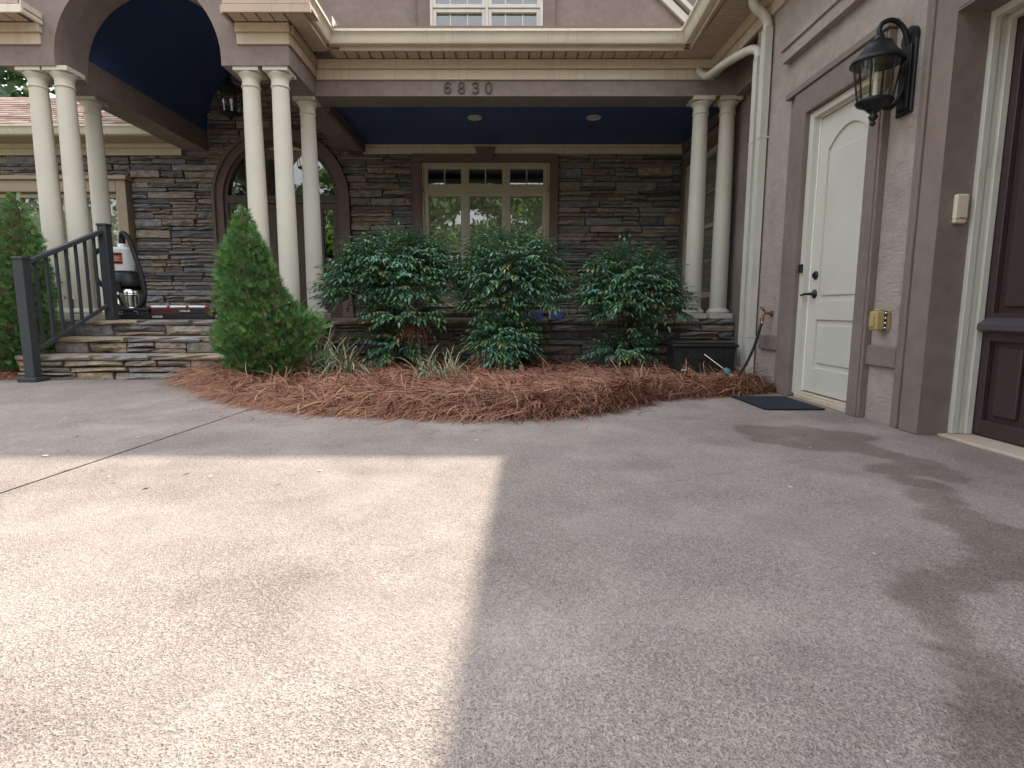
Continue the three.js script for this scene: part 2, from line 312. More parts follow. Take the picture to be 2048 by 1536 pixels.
function layStones(list, parent, d, dep0, dep1, tones, maxParts, gap = 0.006) {
  list.sort((p, q) => (q[1] - q[0]) * (q[3] - q[2]) - (p[1] - p[0]) * (p[3] - p[2]));
  const rest = tones.map(() => []);
  list.forEach(([x0, x1, y0, y1], i) => {
    const dep = rr(dep0, dep1), g = stoneGeo[Math.floor(rnd() * 16)], ti = Math.floor(rnd() * tones.length);
    const sx = x1 - x0 - gap * rr(0.6, 1.4), sy = y1 - y0 - gap * rr(0.5, 1.3), mirror = rnd() < 0.5;
    if (i < maxParts) {
      const m = new THREE.Mesh(g, tones[ti]); m.name = 'stone'; m.castShadow = m.receiveShadow = true;
      m.scale.set(sx, sy, dep); m.position.set((x0 + x1) / 2, (y0 + y1) / 2, -d + dep / 2 - 0.002); m.rotation.z = rr(-0.012, 0.012); if (mirror) m.rotation.z += Math.PI;
      parent.add(m);
    } else rest[ti].push(g.clone().scale(sx, sy, dep).translate((x0 + x1) / 2, (y0 + y1) / 2, -d + dep / 2 - 0.002));
  });
  return rest;
}

// ------------------------------------------------------------------ house
const house = thing('house', 'taupe stucco and dark stone house with arched entry and columned front porch', 'house');
const WALL = 8.9, FLOOR = 0.575, BEAM = 3.05, SOF = 3.42;
{ // front wall with its window and door openings, rooms behind
  const hole = (x0, x1, y0, y1) => { const h = new THREE.Path(); h.moveTo(x0, y0); h.lineTo(x1, y0); h.lineTo(x1, y1); h.lineTo(x0, y1); h.closePath(); return h; };
  const s = new THREE.Shape([[-4.9, 0], [2.72, 0], [2.72, 6.1], [-4.9, 6.1]].map(q => new THREE.Vector2(...q)));
  const arch = new THREE.Path(); arch.moveTo(-3.325 - 0.88, 0.575); arch.lineTo(-3.325 + 0.88, 0.575); arch.lineTo(-3.325 + 0.88, 2.33); arch.absarc(-3.325, 2.33, 0.88, 0, Math.PI, false); arch.closePath();
  s.holes.push(hole(-1.19, 0.7, 0.73, 2.845), hole(-1.02, 0.57, 4.5, 5.72), arch);
  const l = new THREE.Shape([[-11, 0], [-4.901, 0], [-4.901, 3.16], [-11, 3.16]].map(q => new THREE.Vector2(...q))); l.holes.push(hole(-8.1, -5.75, 0.85, 2.43));
  mesh('wall', [slab(s, WALL, WALL + 0.25, 24), slab(l, WALL, WALL + 0.25), bx(-4.9, -4.7, 3.16, 5.6, WALL + 0.25, 14), bx(2.72, 9, 0, 3.56, 5.58, 9.15), bx(2.72, 5, 3.56, 5.6, 8.92, 9.15), bx(-11, -10.8, 0, 3.3, WALL + 0.25, 13.2)], M.stucco, house);
  const rm = std({ color: C('#b9ab97'), roughness: 0.95 });
  mesh('room', [bx(-10.8, 2.72, 0.4, 0.56, WALL + 0.25, 13), bx(-10.8, 2.72, 3.0, 3.14, WALL + 0.252, 13), bx(-10.8, 2.72, 0.56, 3.0, 13, 13.2), bx(2.6, 2.72, 0.56, 3.0, WALL + 0.25, 13), bx(-4.9, -4.75, 0.56, 3.0, WALL + 0.25, 13), bx(-2.3, -2.2, 0.56, 3.0, WALL + 0.25, 13)], rm, house);
  mesh('upper_room', [bx(-4.7, 2.72, 3.9, 4.0, WALL + 0.25, 13), bx(-4.7, 2.72, 5.85, 5.95, WALL + 0.25, 13), bx(-4.7, 2.72, 4.0, 5.85, 13, 13.2), bx(2.6, 2.72, 4.0, 5.85, WALL + 0.25, 13)], rm, house);
}
mesh('roof', [profile([[8.55, 5.75], [8.55, 5.87], [14.5, 9.6], [14.5, 9.4]], 'x', -4.9, 6.5)], shingleTones[2], house);
// porch floor and foundation body
mesh('porch_floor', [bx(-4.92, -2.0, 0.0, 0.57, 5.84, WALL - 0.001), bx(-2.0, 2.71, 0.0, 0.57, 6.68, WALL - 0.001)], std({ color: C('#6f655c'), roughness: 0.9, bumpMap: tStucco, bumpScale: 0.003 }), house);
// porch beam, frieze, soffit, gutter
mesh('porch_beam', bx(-2.08, 2.72, BEAM, 3.6, 6.66, 7.0), M.stucco, house);
pieces('frieze', [bx(-2.05, 2.35, 3.215, 3.32, 6.635, 6.66, 0.004), bx(-2.03, 2.35, 3.322, SOF - 0.004, 6.605, 6.66, 0.004)], M.cream, house);
const porchSoffit = sub('soffit', house);
mesh('soffit_backing', [bx(-1.86, 2.6, SOF + 0.03, SOF + 0.04, 6.39, 6.72), bx(-2.06, -1.85, SOF + 0.0305, SOF + 0.041, 5.62, 6.389)], M.soffit, porchSoffit);
{
  const w = 0.132, g = prep(bx(-w / 2 + 0.007, w / 2 - 0.007, SOF, SOF + 0.014, 6.415, 6.605, 0.003));
  for (let x = -1.752; x < 2.0; x += w) { const m = new THREE.Mesh(g, M.soffit); m.name = 'soffit_plank'; m.position.x = x; m.castShadow = m.receiveShadow = true; porchSoffit.add(m); }
  mesh('fascia', [bx(-1.72, 1.93, SOF - 0.012, SOF + 0.055, 6.385, 6.412, 0.004)], M.soffit, house);
  const K = (o, y) => [[o, y], [o - 0.055, y], [o - 0.07, y + 0.02], [o - 0.078, y + 0.05], [o - 0.1, y + 0.085], [o - 0.118, y + 0.095], [o - 0.118, y + 0.118], [o - 0.108, y + 0.118], [o - 0.1, y + 0.1], [o, y + 0.1]];
  mesh('gutter', profile(K(6.384, 3.455), 'x', -1.82, 1.93, true), M.gutter, house);
  pieces('gutter_guard', [bx(-1.72, -1.5, 3.573, 3.635, 6.36, 6.364), bx(-1.735, -1.731, 3.573, 3.66, 6.2, 6.36)], M.white, house);
  // the same gutter turns forward along the right eave of the entry
  const Kx = (o, y, s) => K(0, y).map(([p, q]) => [o - s * p, q]);
  mesh('gutter', profile(Kx(-1.86, 3.456, 1), 'd', 5.627, 6.34, true), M.gutter, house);
  mesh('gutter', profile(Kx(-5.22, 3.455, -1), 'd', 5.627, 8.8, true), M.gutter, house);
}
mesh('porch_roof', profile([[6.27, 3.56], [6.27, 3.6], [8.95, 4.58], [8.95, 4.5]], 'x', -1.8, 2.6), shingleTones[0], house);
// porch ceiling with trim
mesh('porch_ceiling', bx(-2.07, 2.71, 3.12, 3.16, 7.0, WALL), M.navy, house);
pieces('ceiling_trim', [bx(-2.06, 2.7, 2.985, 3.075, WALL - 0.13, WALL - 0.09, 0.005), bx(-2.06, 2.7, 3.076, 3.118, WALL - 0.15, WALL - 0.09, 0.01)], M.cream, house);
pieces('side_trim', [bx(2.66, 2.705, 2.985, 3.11, 7.0, WALL - 0.15, 0.006), bx(-2.078, -2.02, 3.0, 3.118, 7.0, WALL - 0.15, 0.01)], M.casing, house);
mesh('end_beam', bx(2.6, 2.722, BEAM + 0.002, 3.4, 5.6, 6.66), M.stucco, house);

// ---- entry: arched gable front, side beams, barrel ceiling
{
  const s = new THREE.Shape(); const cx = -3.54, cy = 3.11, r = 0.81;
  s.moveTo(-4.89, BEAM); s.lineTo(cx - r, BEAM); s.lineTo(cx - r, cy); s.absarc(cx, cy, r, Math.PI, 0, true); s.lineTo(cx + r, BEAM); s.lineTo(-2.07, BEAM); s.lineTo(-2.07, 3.75); s.lineTo(-3.52, 4.85); s.lineTo(-4.89, 3.8); s.closePath();
  mesh('entry_arch_wall', slab(s, 5.86, 6.31, 32), M.stucco, house);
}
mesh('entry_beam', [bx(-4.76, -4.42, BEAM + 0.001, 3.36, 6.312, WALL)], M.stucco, house);
mesh('entry_beam', [bx(-2.42, -2.081, BEAM + 0.001, 3.36, 6.312, WALL)], M.stucco, house);
pieces('entry_beam_fill', [bx(-4.78, -4.72, 3.37, 3.9, 6.312, WALL), bx(-2.09, -2.03, 3.62, 4.0, 6.312, WALL)], M.stucco, house);
{
  const g = new THREE.CylinderGeometry(1.0, 1.0, 2.6, 40, 1, true, -Math.PI / 2, Math.PI); g.rotateX(Math.PI / 2); g.rotateZ(Math.PI); g.rotateZ(Math.PI);
  const P = g.attributes.position; let up = 0; for (let i = 0; i < P.count; i++) up += P.getY(i); if (up < 0) g.rotateZ(Math.PI);
  g.translate(-3.42, 3.33, -(6.3 + 1.3)); mesh('barrel_ceiling', g, M.navy, house);
}
mesh('entry_roof', [profile([[-5.38, 3.6], [-5.38, 3.66], [-3.52, 5.02], [-1.8, 3.68], [-1.8, 3.6], [-3.52, 4.9]], 'd', 5.6, 8.95)], shingleTones[1], house);
for (const [a, b, inner] of [[-2.56, -1.76, -2.05], [-5.3, -4.42, -4.87]]) { // boxed cornice returns either side of the arch
  const left = a < -4;
  const ret = sub('cornice_return', house);
  mesh('return_fascia', [left ? bx(a, b - 0.02, SOF - 0.012, SOF + 0.06, 5.6, 5.625, 0.004) : bx(a - 0.02, b, SOF - 0.012, SOF + 0.06, 5.6, 5.625, 0.004), left ? bx(b - 0.03, b, SOF - 0.012, SOF + 0.1, 5.6, 5.858, 0.01) : bx(a - 0.045, a - 0.02, SOF - 0.01, SOF + 0.06, 5.626, 5.858)], left ? M.gutter : M.soffit, ret);
  mesh('return_top', bx(a - 0.01, b - 0.01, SOF + 0.062, SOF + 0.09, 5.6, 5.858), M.soffit, ret);
  const f0 = left ? a : -2.56, f1 = left ? -4.44 : -2.04;
  pieces('frieze', [bx(f0, f1 - 0.015, 3.235, 3.335, 5.835, 5.86, 0.004), bx(f0, f1, 3.337, SOF - 0.004, 5.805, 5.86, 0.004)], M.cream, ret);
  const w = 0.132, g = prep(bx(-w / 2 + 0.007, w / 2 - 0.007, SOF, SOF + 0.014, 5.63, 5.8, 0.003));
  for (let x = a + 0.07; x < (left ? b - 0.05 : -1.98); x += w) { const m = new THREE.Mesh(g, M.soffit); m.name = 'soffit_plank'; m.position.x = x; ret.add(m); }
  mesh('soffit_backing', bx(a, b, SOF + 0.03, SOF + 0.04, 5.63, 5.86), M.soffit, ret);
}
{ // eave along the right side of the entry: planks run across, frieze on the side wall
  const g = prep(bx(-2.02, -1.87, SOF + 0.001, SOF + 0.014, -0.059, 0.059, 0.003));
  for (let d = 5.72; d < 6.4; d += 0.132) { const m = new THREE.Mesh(g, M.soffit); m.name = 'soffit_plank'; m.position.z = -d; porchSoffit.add(m); }
  mesh('fascia', bx(-1.868, -1.842, SOF - 0.012, SOF + 0.055, 5.63, 6.386, 0.004), M.soffit, house);
  pieces('frieze', [bx(-2.07, -2.045, 3.237, 3.334, 5.861, 6.63, 0.004), bx(-2.07, -2.02, 3.336, SOF - 0.003, 5.861, 6.6, 0.004)], M.soffit, house);
  mesh('side_wall', bx(-2.42, -2.072, BEAM + 0.002, 3.62, 6.311, 6.659), M.stucco, house);
}
// ---- Tuscan columns
const columnGeo = (() => {
  const H = BEAM - FLOOR, s = [];
  const shaft = []; for (let i = 0; i <= 12; i++) { const t = i / 12; shaft.push([0.098 - 0.016 * t * t, 0.12 + t * (H - 0.3)]); }
  return {
    base: [bx(-0.132, 0.132, 0, 0.062, -0.132, 0.132, 0.006), lathe([[0, 0.062], [0.128, 0.062], [0.134, 0.076], [0.13, 0.094], [0.114, 0.104], [0.108, 0.112], [0.1, 0.122], [0, 0.122]])],
    shaft: [lathe(shaft)],
    capital: [lathe([[0.08, H - 0.181], [0.092, H - 0.176], [0.094, H - 0.166], [0.085, H - 0.158], [0.083, H - 0.105], [0.09, H - 0.098], [0.092, H - 0.088], [0.1, H - 0.078], [0.115, H - 0.058], [0.12, H - 0.046], [0, H - 0.046]]), bx(-0.124, 0.124, H - 0.046, H - 0.002, -0.124, 0.124, 0.004)],
  };
})();
for (const [x, d] of [[-4.64, 6.0], [-4.375, 6.0], [-2.51, 6.0], [-2.22, 6.0], [-4.66, 6.78], [-2.21, 6.78], [2.26, 6.78], [2.565, 6.78]]) {
  const c = sub('column', house); c.position.set(x, FLOOR + 0.012, -d);
  for (const k of ['base', 'shaft', 'capital']) mesh('column_' + k, columnGeo[k].map(g => g.clone()), M.column, c);
}

// ---- porch window: three lights with transoms
function paned(parent, x0, x1, y0, y1, d, fw, frame, opt = {}) { // one glazed light: frame ring, pane, optional bars
  const g = [bx(x0, x0 + fw, y0, y1, d - 0.05, d + 0.02, 0.004), bx(x1 - fw, x1, y0, y1, d - 0.05, d + 0.02, 0.004), bx(x0 + fw, x1 - fw, y0, y0 + fw, d - 0.049, d + 0.02, 0.004), bx(x0 + fw, x1 - fw, y1 - fw, y1, d - 0.049, d + 0.02, 0.004)];
  const extra = [];
  for (const b of opt.v || []) extra.push(bx(b - 0.008, b + 0.008, y0 + fw, y1 - fw, d - 0.012, d - 0.003));
  for (const b of opt.h || []) extra.push(bx(x0 + fw, x1 - fw, b - 0.008, b + 0.008, d - 0.0125, d - 0.0035));
  if (opt.rail) g.push(bx(x0 + fw, x1 - fw, opt.rail - 0.02, opt.rail + 0.02, d - 0.035, d + 0.018, 0.003));
  mesh('sash', g, frame, parent);
  if (extra.length) pieces('muntin', extra, frame, parent);
  mesh('pane', bx(x0 + fw - 0.004, x1 - fw + 0.004, y0 + fw - 0.004, y1 - fw + 0.004, d + 0.001, d + 0.004), M.glass, parent);
  if (opt.shade) {
    mesh('roller_shade', bx(x0 + 0.02, x1 - 0.02, y0 + 0.02, y1 - 0.02, d + 0.03, d + 0.034), M.shade, parent);
    mesh('valance', bx(x0 + 0.03, x1 - 0.03, y1 - 0.22, y1 - 0.03, d + 0.012, d + 0.02), M.valance, parent);
  }
}
{
  const w = sub('window', house), D = WALL - 0.055, y0 = 0.735, yT = 2.83;
  const xs = [-1.17, -0.555, 0.062, 0.68];
  for (let i = 0; i < 3; i++) {
    paned(w, xs[i] + 0.004, xs[i + 1] - 0.004, 2.5, yT, D, 0.055, M.windowFrame, { v: [(xs[i] + xs[i + 1]) / 2] });
    paned(w, xs[i] + 0.004, xs[i + 1] - 0.004, y0, 2.44, D, 0.062, M.windowFrame, { rail: 1.575, shade: true });
  }
  mesh('window_frame', [bx(-1.2, 0.71, 2.44, 2.5, D - 0.06, D + 0.03, 0.005), bx(-1.2, -1.171, y0, 2.83, D - 0.06, D + 0.03), bx(0.681, 0.71, y0, 2.83, D - 0.06, D + 0.03), bx(-1.2, 0.71, 2.831, 2.86, D - 0.06, D + 0.03), bx(-0.57, -0.54, y0, yT, D - 0.064, D - 0.051), bx(0.047, 0.077, y0, yT, D - 0.064, D - 0.051)], M.windowFrame, w);
  mesh('casing', [bx(-1.33, -1.201, 0.7, 2.862, D - 0.1, D + 0.03, 0.008), bx(-1.36, -1.331, 0.7, 3.0, D - 0.07, D + 0.03, 0.006), bx(0.711, 0.84, 0.7, 2.862, D - 0.1, D + 0.03, 0.008), bx(-1.33, 0.84, 2.862, 2.985, D - 0.1, D + 0.03, 0.008), bx(-1.29, 0.8, 2.863, 2.9, D - 0.115, D - 0.101, 0.005)], M.casing, w);
  mesh('sill', bx(-1.36, 0.9, 0.63, 0.7, D - 0.16, D + 0.03, 0.012), M.casing, w);
  const k = new THREE.Shape([[-0.36, 2.88], [-0.14, 2.88], [-0.12, 3.02], [-0.1, 3.07], [-0.4, 3.07], [-0.38, 3.02]].map(p => new THREE.Vector2(...p)));
  mesh('keystone', slab(k, D - 0.15, D - 0.1), M.casing, w);
}
// ---- upper window
{
  const w = sub('window', house), D = WALL - 0.05;
  paned(w, -1.0, -0.24, 4.5, 5.0, D, 0.05, M.white, { v: [-0.75, -0.5] });
  paned(w, -0.2, 0.55, 4.5, 5.0, D, 0.05, M.white, { v: [0.05, 0.3] });
  paned(w, -1.0, -0.24, 5.004, 5.7, D - 0.02, 0.05, M.white, { v: [-0.75, -0.5], h: [5.35] });
  paned(w, -0.2, 0.55, 5.004, 5.7, D - 0.02, 0.05, M.white, { v: [0.05, 0.3], h: [5.35] });
  pieces('window_frame', [bx(-1.04, -1.001, 4.5, 5.73, D - 0.07, D + 0.04), bx(-0.239, -0.201, 4.5, 5.73, D - 0.075, D + 0.04), bx(0.551, 0.59, 4.5, 5.73, D - 0.07, D + 0.04)], M.white, w);
  pieces('casing', [bx(-1.22, -1.041, 4.45, 5.9, D - 0.06, D + 0.04, 0.01), bx(0.591, 0.77, 4.45, 5.9, D - 0.06, D + 0.04, 0.01), bx(-1.04, 0.59, 5.731, 5.9, D - 0.06, D + 0.04, 0.01)], M.trim, w);
}
{ // raking trim where the gable end meets the garage roof
  pieces('rake_board', [bar(V3(1.7, 5.74, WALL - 0.04), V3(3.1, 4.5, WALL - 0.04), 0.06, 0.1, 0.004), bar(V3(1.78, 5.84, WALL - 0.07), V3(3.2, 4.58, WALL - 0.07), 0.1, 0.06, 0.004)], M.white, house);
}
// ---- arched front door
{
  const D = WALL - 0.02, cx = -3.325, R = 1.03, r = 0.87, sp = 2.33;
  const ring = (R, r, d0, d1, y0) => { const s = new THREE.Shape(); s.moveTo(cx - R, y0); s.lineTo(cx - R, sp); s.absarc(cx, sp, R, Math.PI, 0, true); s.lineTo(cx + R, y0); s.lineTo(cx + r, y0); s.lineTo(cx + r, sp); s.absarc(cx, sp, r, 0, Math.PI, false); s.lineTo(cx - r, y0); s.closePath(); return slab(s, d0, d1, 40); };
  const e = sub('entry_door', house);
  mesh('casing', [ring(R, r, WALL - 0.12, WALL + 0.01, FLOOR), ring(R + 0.001, R - 0.045, WALL - 0.15, WALL - 0.12, FLOOR)], M.casing, e);
  mesh('door_frame', [ring(r - 0.001, r - 0.06, WALL - 0.09, WALL, FLOOR), bx(cx - r + 0.06, cx + r - 0.06, 2.28, 2.4, WALL - 0.09, WALL, 0.006), bx(cx - 0.56, cx - 0.5, FLOOR, 2.28, WALL - 0.088, WALL), bx(cx + 0.5, cx + 0.56, FLOOR, 2.28, WALL - 0.088, WALL), bx(cx - 0.53, cx - 0.5, 2.4, 3.0, WALL - 0.085, WALL - 0.01), bx(cx + 0.5, cx + 0.53, 2.4, 3.0, WALL - 0.085, WALL - 0.01)], M.darkWood, e);
  for (const s of [-1, 1]) {
    const a = s < 0 ? cx - r + 0.06 : cx + 0.56, b = s < 0 ? cx - 0.56 : cx + r - 0.06;
    mesh('sidelight', [bx(a, a + 0.05, FLOOR, 2.28, WALL - 0.07, WALL), bx(b - 0.05, b, FLOOR, 2.28, WALL - 0.07, WALL), bx(a + 0.05, b - 0.05, 2.2, 2.28, WALL - 0.069, WALL), bx(a + 0.05, b - 0.05, FLOOR, 1.22, WALL - 0.069, WALL), bx(a + 0.075, b - 0.075, 0.7, 1.14, WALL - 0.08, WALL - 0.07, 0.004)], M.darkWood, e);
    mesh('pane', bx(a + 0.046, b - 0.046, 1.216, 2.204, WALL - 0.04, WALL - 0.037), M.glass, e);
  }
  const t = new THREE.Shape(); t.moveTo(cx - r + 0.05, 2.4); t.absarc(cx, sp, r - 0.055, Math.PI - 0.08, 0.08, true); t.closePath();
  mesh('transom_pane', slab(t, WALL - 0.03, WALL - 0.027, 32), M.glass, e);
  mesh('door_leaf', [bx(cx - 0.498, cx - 0.003, FLOOR + 0.02, 2.275, WALL - 0.06, WALL - 0.008, 0.004), bx(cx + 0.003, cx + 0.498, FLOOR + 0.02, 2.275, WALL - 0.06, WALL - 0.008, 0.004), ...[-0.42, 0.08].flatMap(o => [bx(cx + o, cx + o + 0.34, 0.72, 1.25, WALL - 0.072, WALL - 0.06, 0.008), bx(cx + o, cx + o + 0.34, 1.36, 2.18, WALL - 0.072, WALL - 0.06, 0.008)])], M.darkWood, e);
  mesh('door_handle', [bx(cx + 0.03, cx + 0.06, 1.45, 1.72, WALL - 0.085, WALL - 0.06, 0.006), tube([V3(cx + 0.045, 1.5, WALL - 0.08), V3(cx + 0.045, 1.53, WALL - 0.13), V3(cx + 0.045, 1.62, WALL - 0.13), V3(cx + 0.045, 1.66, WALL - 0.08)], 0.008, 12, 6)], M.brass, e);
}
// ---- left wing: eave, roof with shingle courses, window
{
  const fz = [bx(-10.9, -4.78, 2.975, 3.07, WALL - 0.1, WALL - 0.07, 0.004), bx(-10.9, -4.78, 3.072, 3.135, WALL - 0.13, WALL - 0.07, 0.004)];
  pieces('frieze', fz, M.cream, house);
  const g = prep(bx(-0.061, 0.061, 3.139, 3.152, WALL - 0.46, WALL - 0.12, 0.003)), sf = sub('soffit', house);
  for (let x = -9; x < -4.9; x += 0.132) { const m = new THREE.Mesh(g, M.soffit); m.name = 'soffit_plank'; m.position.x = x; sf.add(m); }
  mesh('soffit_backing', bx(-10.9, -4.9, 3.155, 3.17, WALL - 0.47, WALL), M.soffit, sf);
  mesh('gutter', profile([[8.44, 3.15], [8.385, 3.15], [8.37, 3.17], [8.36, 3.2], [8.34, 3.235], [8.322, 3.245], [8.322, 3.268], [8.332, 3.268], [8.34, 3.25], [8.44, 3.25]], 'x', -10.9, -4.9, true), M.gutter, house);
  const roof = sub('roof', house), slope = 0.6, L = Math.hypot(1, slope), ridge = 1.5;
  const rp = [[8.42, 3.235], [8.42, 3.26], [8.42 + ridge, 3.26 + ridge * slope], [8.42 + ridge * 2, 3.26], [8.42 + ridge * 2, 3.2]];
  mesh('roof_deck', profile(rp, 'x', -10.9, -4.9), shingleTones[2], roof);
  const sg = prep(new THREE.BoxGeometry(0.3, 0.016, 0.155)); reseed(55); let n = 0; const left = shingleTones.map(() => []);
  const ang = Math.atan(slope);
  for (let c = 0; c < 14; c++) for (let x = -8.6 + (c % 2) * 0.15; x < -4.95; x += 0.305) {
    const s = (c + 0.3) * 0.125, d = 8.4 + s / L, y = 3.262 + 0.012 + s / L * slope; if (d > 8.42 + ridge) continue;
    const m = new THREE.Mesh(sg, shingleTones[Math.floor(rnd() * 4)]); m.name = 'shingle'; m.position.set(x + rr(-0.01, 0.01), y + rr(-0.002, 0.004), -d); m.rotation.x = ang - 0.06; m.rotation.y = rr(-0.02, 0.02); m.castShadow = m.receiveShadow = true; roof.add(m); n++;
  }
  // wide window with its protruding surround
  const w = sub('window', house), D = WALL - 0.06;
  for (const [a, b] of [[-8.1, -7.33], [-7.31, -6.54], [-6.52, -5.75]]) paned(w, a, b, 0.85, 2.42, D, 0.06, M.windowFrame, { shade: true, h: [1.3, 1.85] });
  mesh('casing', [bx(-5.749, -5.6, 0.7, 2.6, D - 0.13, D + 0.05, 0.01), bx(-8.25, -8.101, 0.7, 2.6, D - 0.13, D + 0.05, 0.01), bx(-8.1, -5.75, 2.43, 2.6, D - 0.13, D + 0.05, 0.01), bx(-8.3, -5.56, 2.601, 2.66, D - 0.17, D + 0.05, 0.01), bx(-8.3, -5.56, 0.64, 0.7, D - 0.17, D + 0.05, 0.01)], std({ color: C('#a08f7c'), roughness: 0.85, bumpMap: tStucco, bumpScale: 0.001 }), w);
}
// ---- ledgestone veneer on the porch wall
{
  reseed(404);
  const list = [], c = v => () => v, AX = -3.325, AR = 1.035;
  const archL = y => y < 2.33 ? AX - AR : (y - 2.33 < AR ? AX - Math.sqrt(AR * AR - (y - 2.33) ** 2) : AX), archR = y => y < 2.33 ? AX + AR : (y - 2.33 < AR ? AX + Math.sqrt(AR * AR - (y - 2.33) ** 2) : AX);
  course(list, c(-5.58), archL, FLOOR, 2.97, 0.035, 0.125, 0.14, 0.55);
  course(list, archR, c(-1.362), FLOOR, 2.985, 0.04, 0.13, 0.16, 0.6);
  course(list, c(0.842), c(2.7), FLOOR, 2.985, 0.04, 0.13, 0.18, 0.65);
  course(list, c(-1.36), c(0.84), FLOOR, 0.63, 0.05, 0.055, 0.3, 0.6);
  course(list, c(-8.6), c(-5.6), 2.665, 2.97, 0.05, 0.1, 0.2, 0.5);
  const top = [];
  course(top, y => Math.max(-4.4, -3.42 - Math.sqrt(Math.max(0.0, 1 - Math.max(0, y - 3.33) ** 2))), archL, 2.99, 3.36, 0.06, 0.12, 0.2, 0.5);
  course(top, archR, y => Math.min(-2.44, -3.42 + 1), 2.99, 3.36, 0.06, 0.12, 0.2, 0.5);
  course(top, y => -3.42 - Math.sqrt(Math.max(0, 0.97 - (y - 3.33) ** 2)), y => -3.42 + Math.sqrt(Math.max(0, 0.97 - (y - 3.33) ** 2)), 3.37, 4.25, 0.06, 0.12, 0.2, 0.5);
  const sw = sub('stone_wall', house);
  mesh('mortar_bed', [bx(-8.6, AX - AR + 0.02, 0.1, 2.97, WALL - 0.022, WALL + 0.01), bx(AX + AR - 0.02, -1.35, FLOOR, 3.1, WALL - 0.022, WALL + 0.01), bx(0.83, 2.7, FLOOR, 3.1, WALL - 0.022, WALL + 0.01), bx(-1.35, 0.83, FLOOR, 0.64, WALL - 0.022, WALL + 0.01)], M.mortar, sw);
  const rest = layStones(list, sw, WALL - 0.018, 0.035, 0.1, stoneTones, 300);
  const more = layStones(top, sw, WALL - 0.001, 0.045, 0.07, stoneTones, 0);
  const all = []; rest.forEach((r, i) => [...r, ...more[i]].forEach(g => { const n = g.attributes.position.count, c = new Float32Array(n * 3), k = stoneTones[i].color; for (let q = 0; q < n; q++) { c[q * 3] = k.r; c[q * 3 + 1] = k.g; c[q * 3 + 2] = k.b; } g.setAttribute('color', new THREE.BufferAttribute(c, 3)); all.push(g); }));
  mesh('small_stones', all, std({ color: 0xffffff, vertexColors: true, roughness: 0.92, map: tStone, bumpMap: tStoneB, bumpScale: 0.008 }), sw, true).userData.kind = 'stuff';
}
// ---- window in the end wall of the porch (seen between the right-hand columns)
{
  const w = sub('window', house), X = 2.7;
  const fr = [], P = (a, b, y0, y1, o0, o1) => fr.push(bx(X - o1, X - o0, y0, y1, a, b, 0.003));
  P(7.2, 7.27, 0.85, 2.72, 0, 0.04); P(8.43, 8.5, 0.85, 2.72, 0, 0.04); P(7.27, 8.43, 2.65, 2.72, 0, 0.039); P(7.27, 8.43, 0.85, 0.92, 0, 0.039); P(7.83, 7.87, 0.92, 2.65, 0, 0.038); P(7.27, 8.43, 1.74, 1.79, 0, 0.037); P(7.27, 8.43, 2.2, 2.215, 0.012, 0.02); P(7.27, 8.43, 1.32, 1.335, 0.012, 0.02);
  mesh('sash', fr, M.windowFrame, w);
  mesh('pane', bx(X - 0.012, X - 0.009, 0.92, 2.65, 7.27, 8.43), M.glass, w);
  mesh('roller_shade', bx(X - 0.004, X + 0.01, 0.92, 2.65, 7.27, 8.43), M.shade, w);
  mesh('casing', [bx(X - 0.06, X + 0.01, 0.75, 2.85, 7.06, 7.199, 0.006), bx(X - 0.06, X + 0.01, 0.75, 2.85, 8.501, 8.64, 0.006), bx(X - 0.06, X + 0.01, 2.721, 2.85, 7.2, 8.5, 0.006), bx(X - 0.09, X + 0.01, 0.7, 0.849, 7.0, 8.66, 0.006)], M.casing, w);
}

// ------------------------------------------------------------------ garage wing
const garage = thing('garage_wing', 'taupe stucco garage wing with panelled service door beside a dark garage door', 'garage');
const GX = 2.36;
const skew = g => { const P = g.attributes.position; for (let i = 0; i < P.count; i++) P.setX(i, P.getX(i) - 0.055 * (6.2 + P.getZ(i))); return g; }; // the garage eave is not quite square to the porch
mesh('wall', [bx(GX, 2.62, 0, 3.6, 4.53, 5.58), bx(GX, 2.62, 2.17, 3.6, 3.742, 4.53), bx(GX, 2.62, 0, 3.6, 3.1, 3.742), bx(GX, 2.62, 2.205, 3.6, -0.6, 3.1), bx(GX, 2.62, 0, 3.6, -4.5, -0.6), bx(2.62, 8, 0, 3.6, -4.7, -4.5)], M.stuccoLight, garage);
pieces('inner_wall', [bx(2.9, 2.95, 0, 3.5, -4.5, 5.5), bx(2.62, 2.9, 2.3, 2.34, -4.5, 5.5)], M.stuccoLight, garage);
mesh('garage_roof', [skew(profile([[1.97, 3.56], [1.97, 3.62], [6.5, 6.0], [6.5, 5.9]], 'd', -5, 9.1))], shingleTones[0], garage);
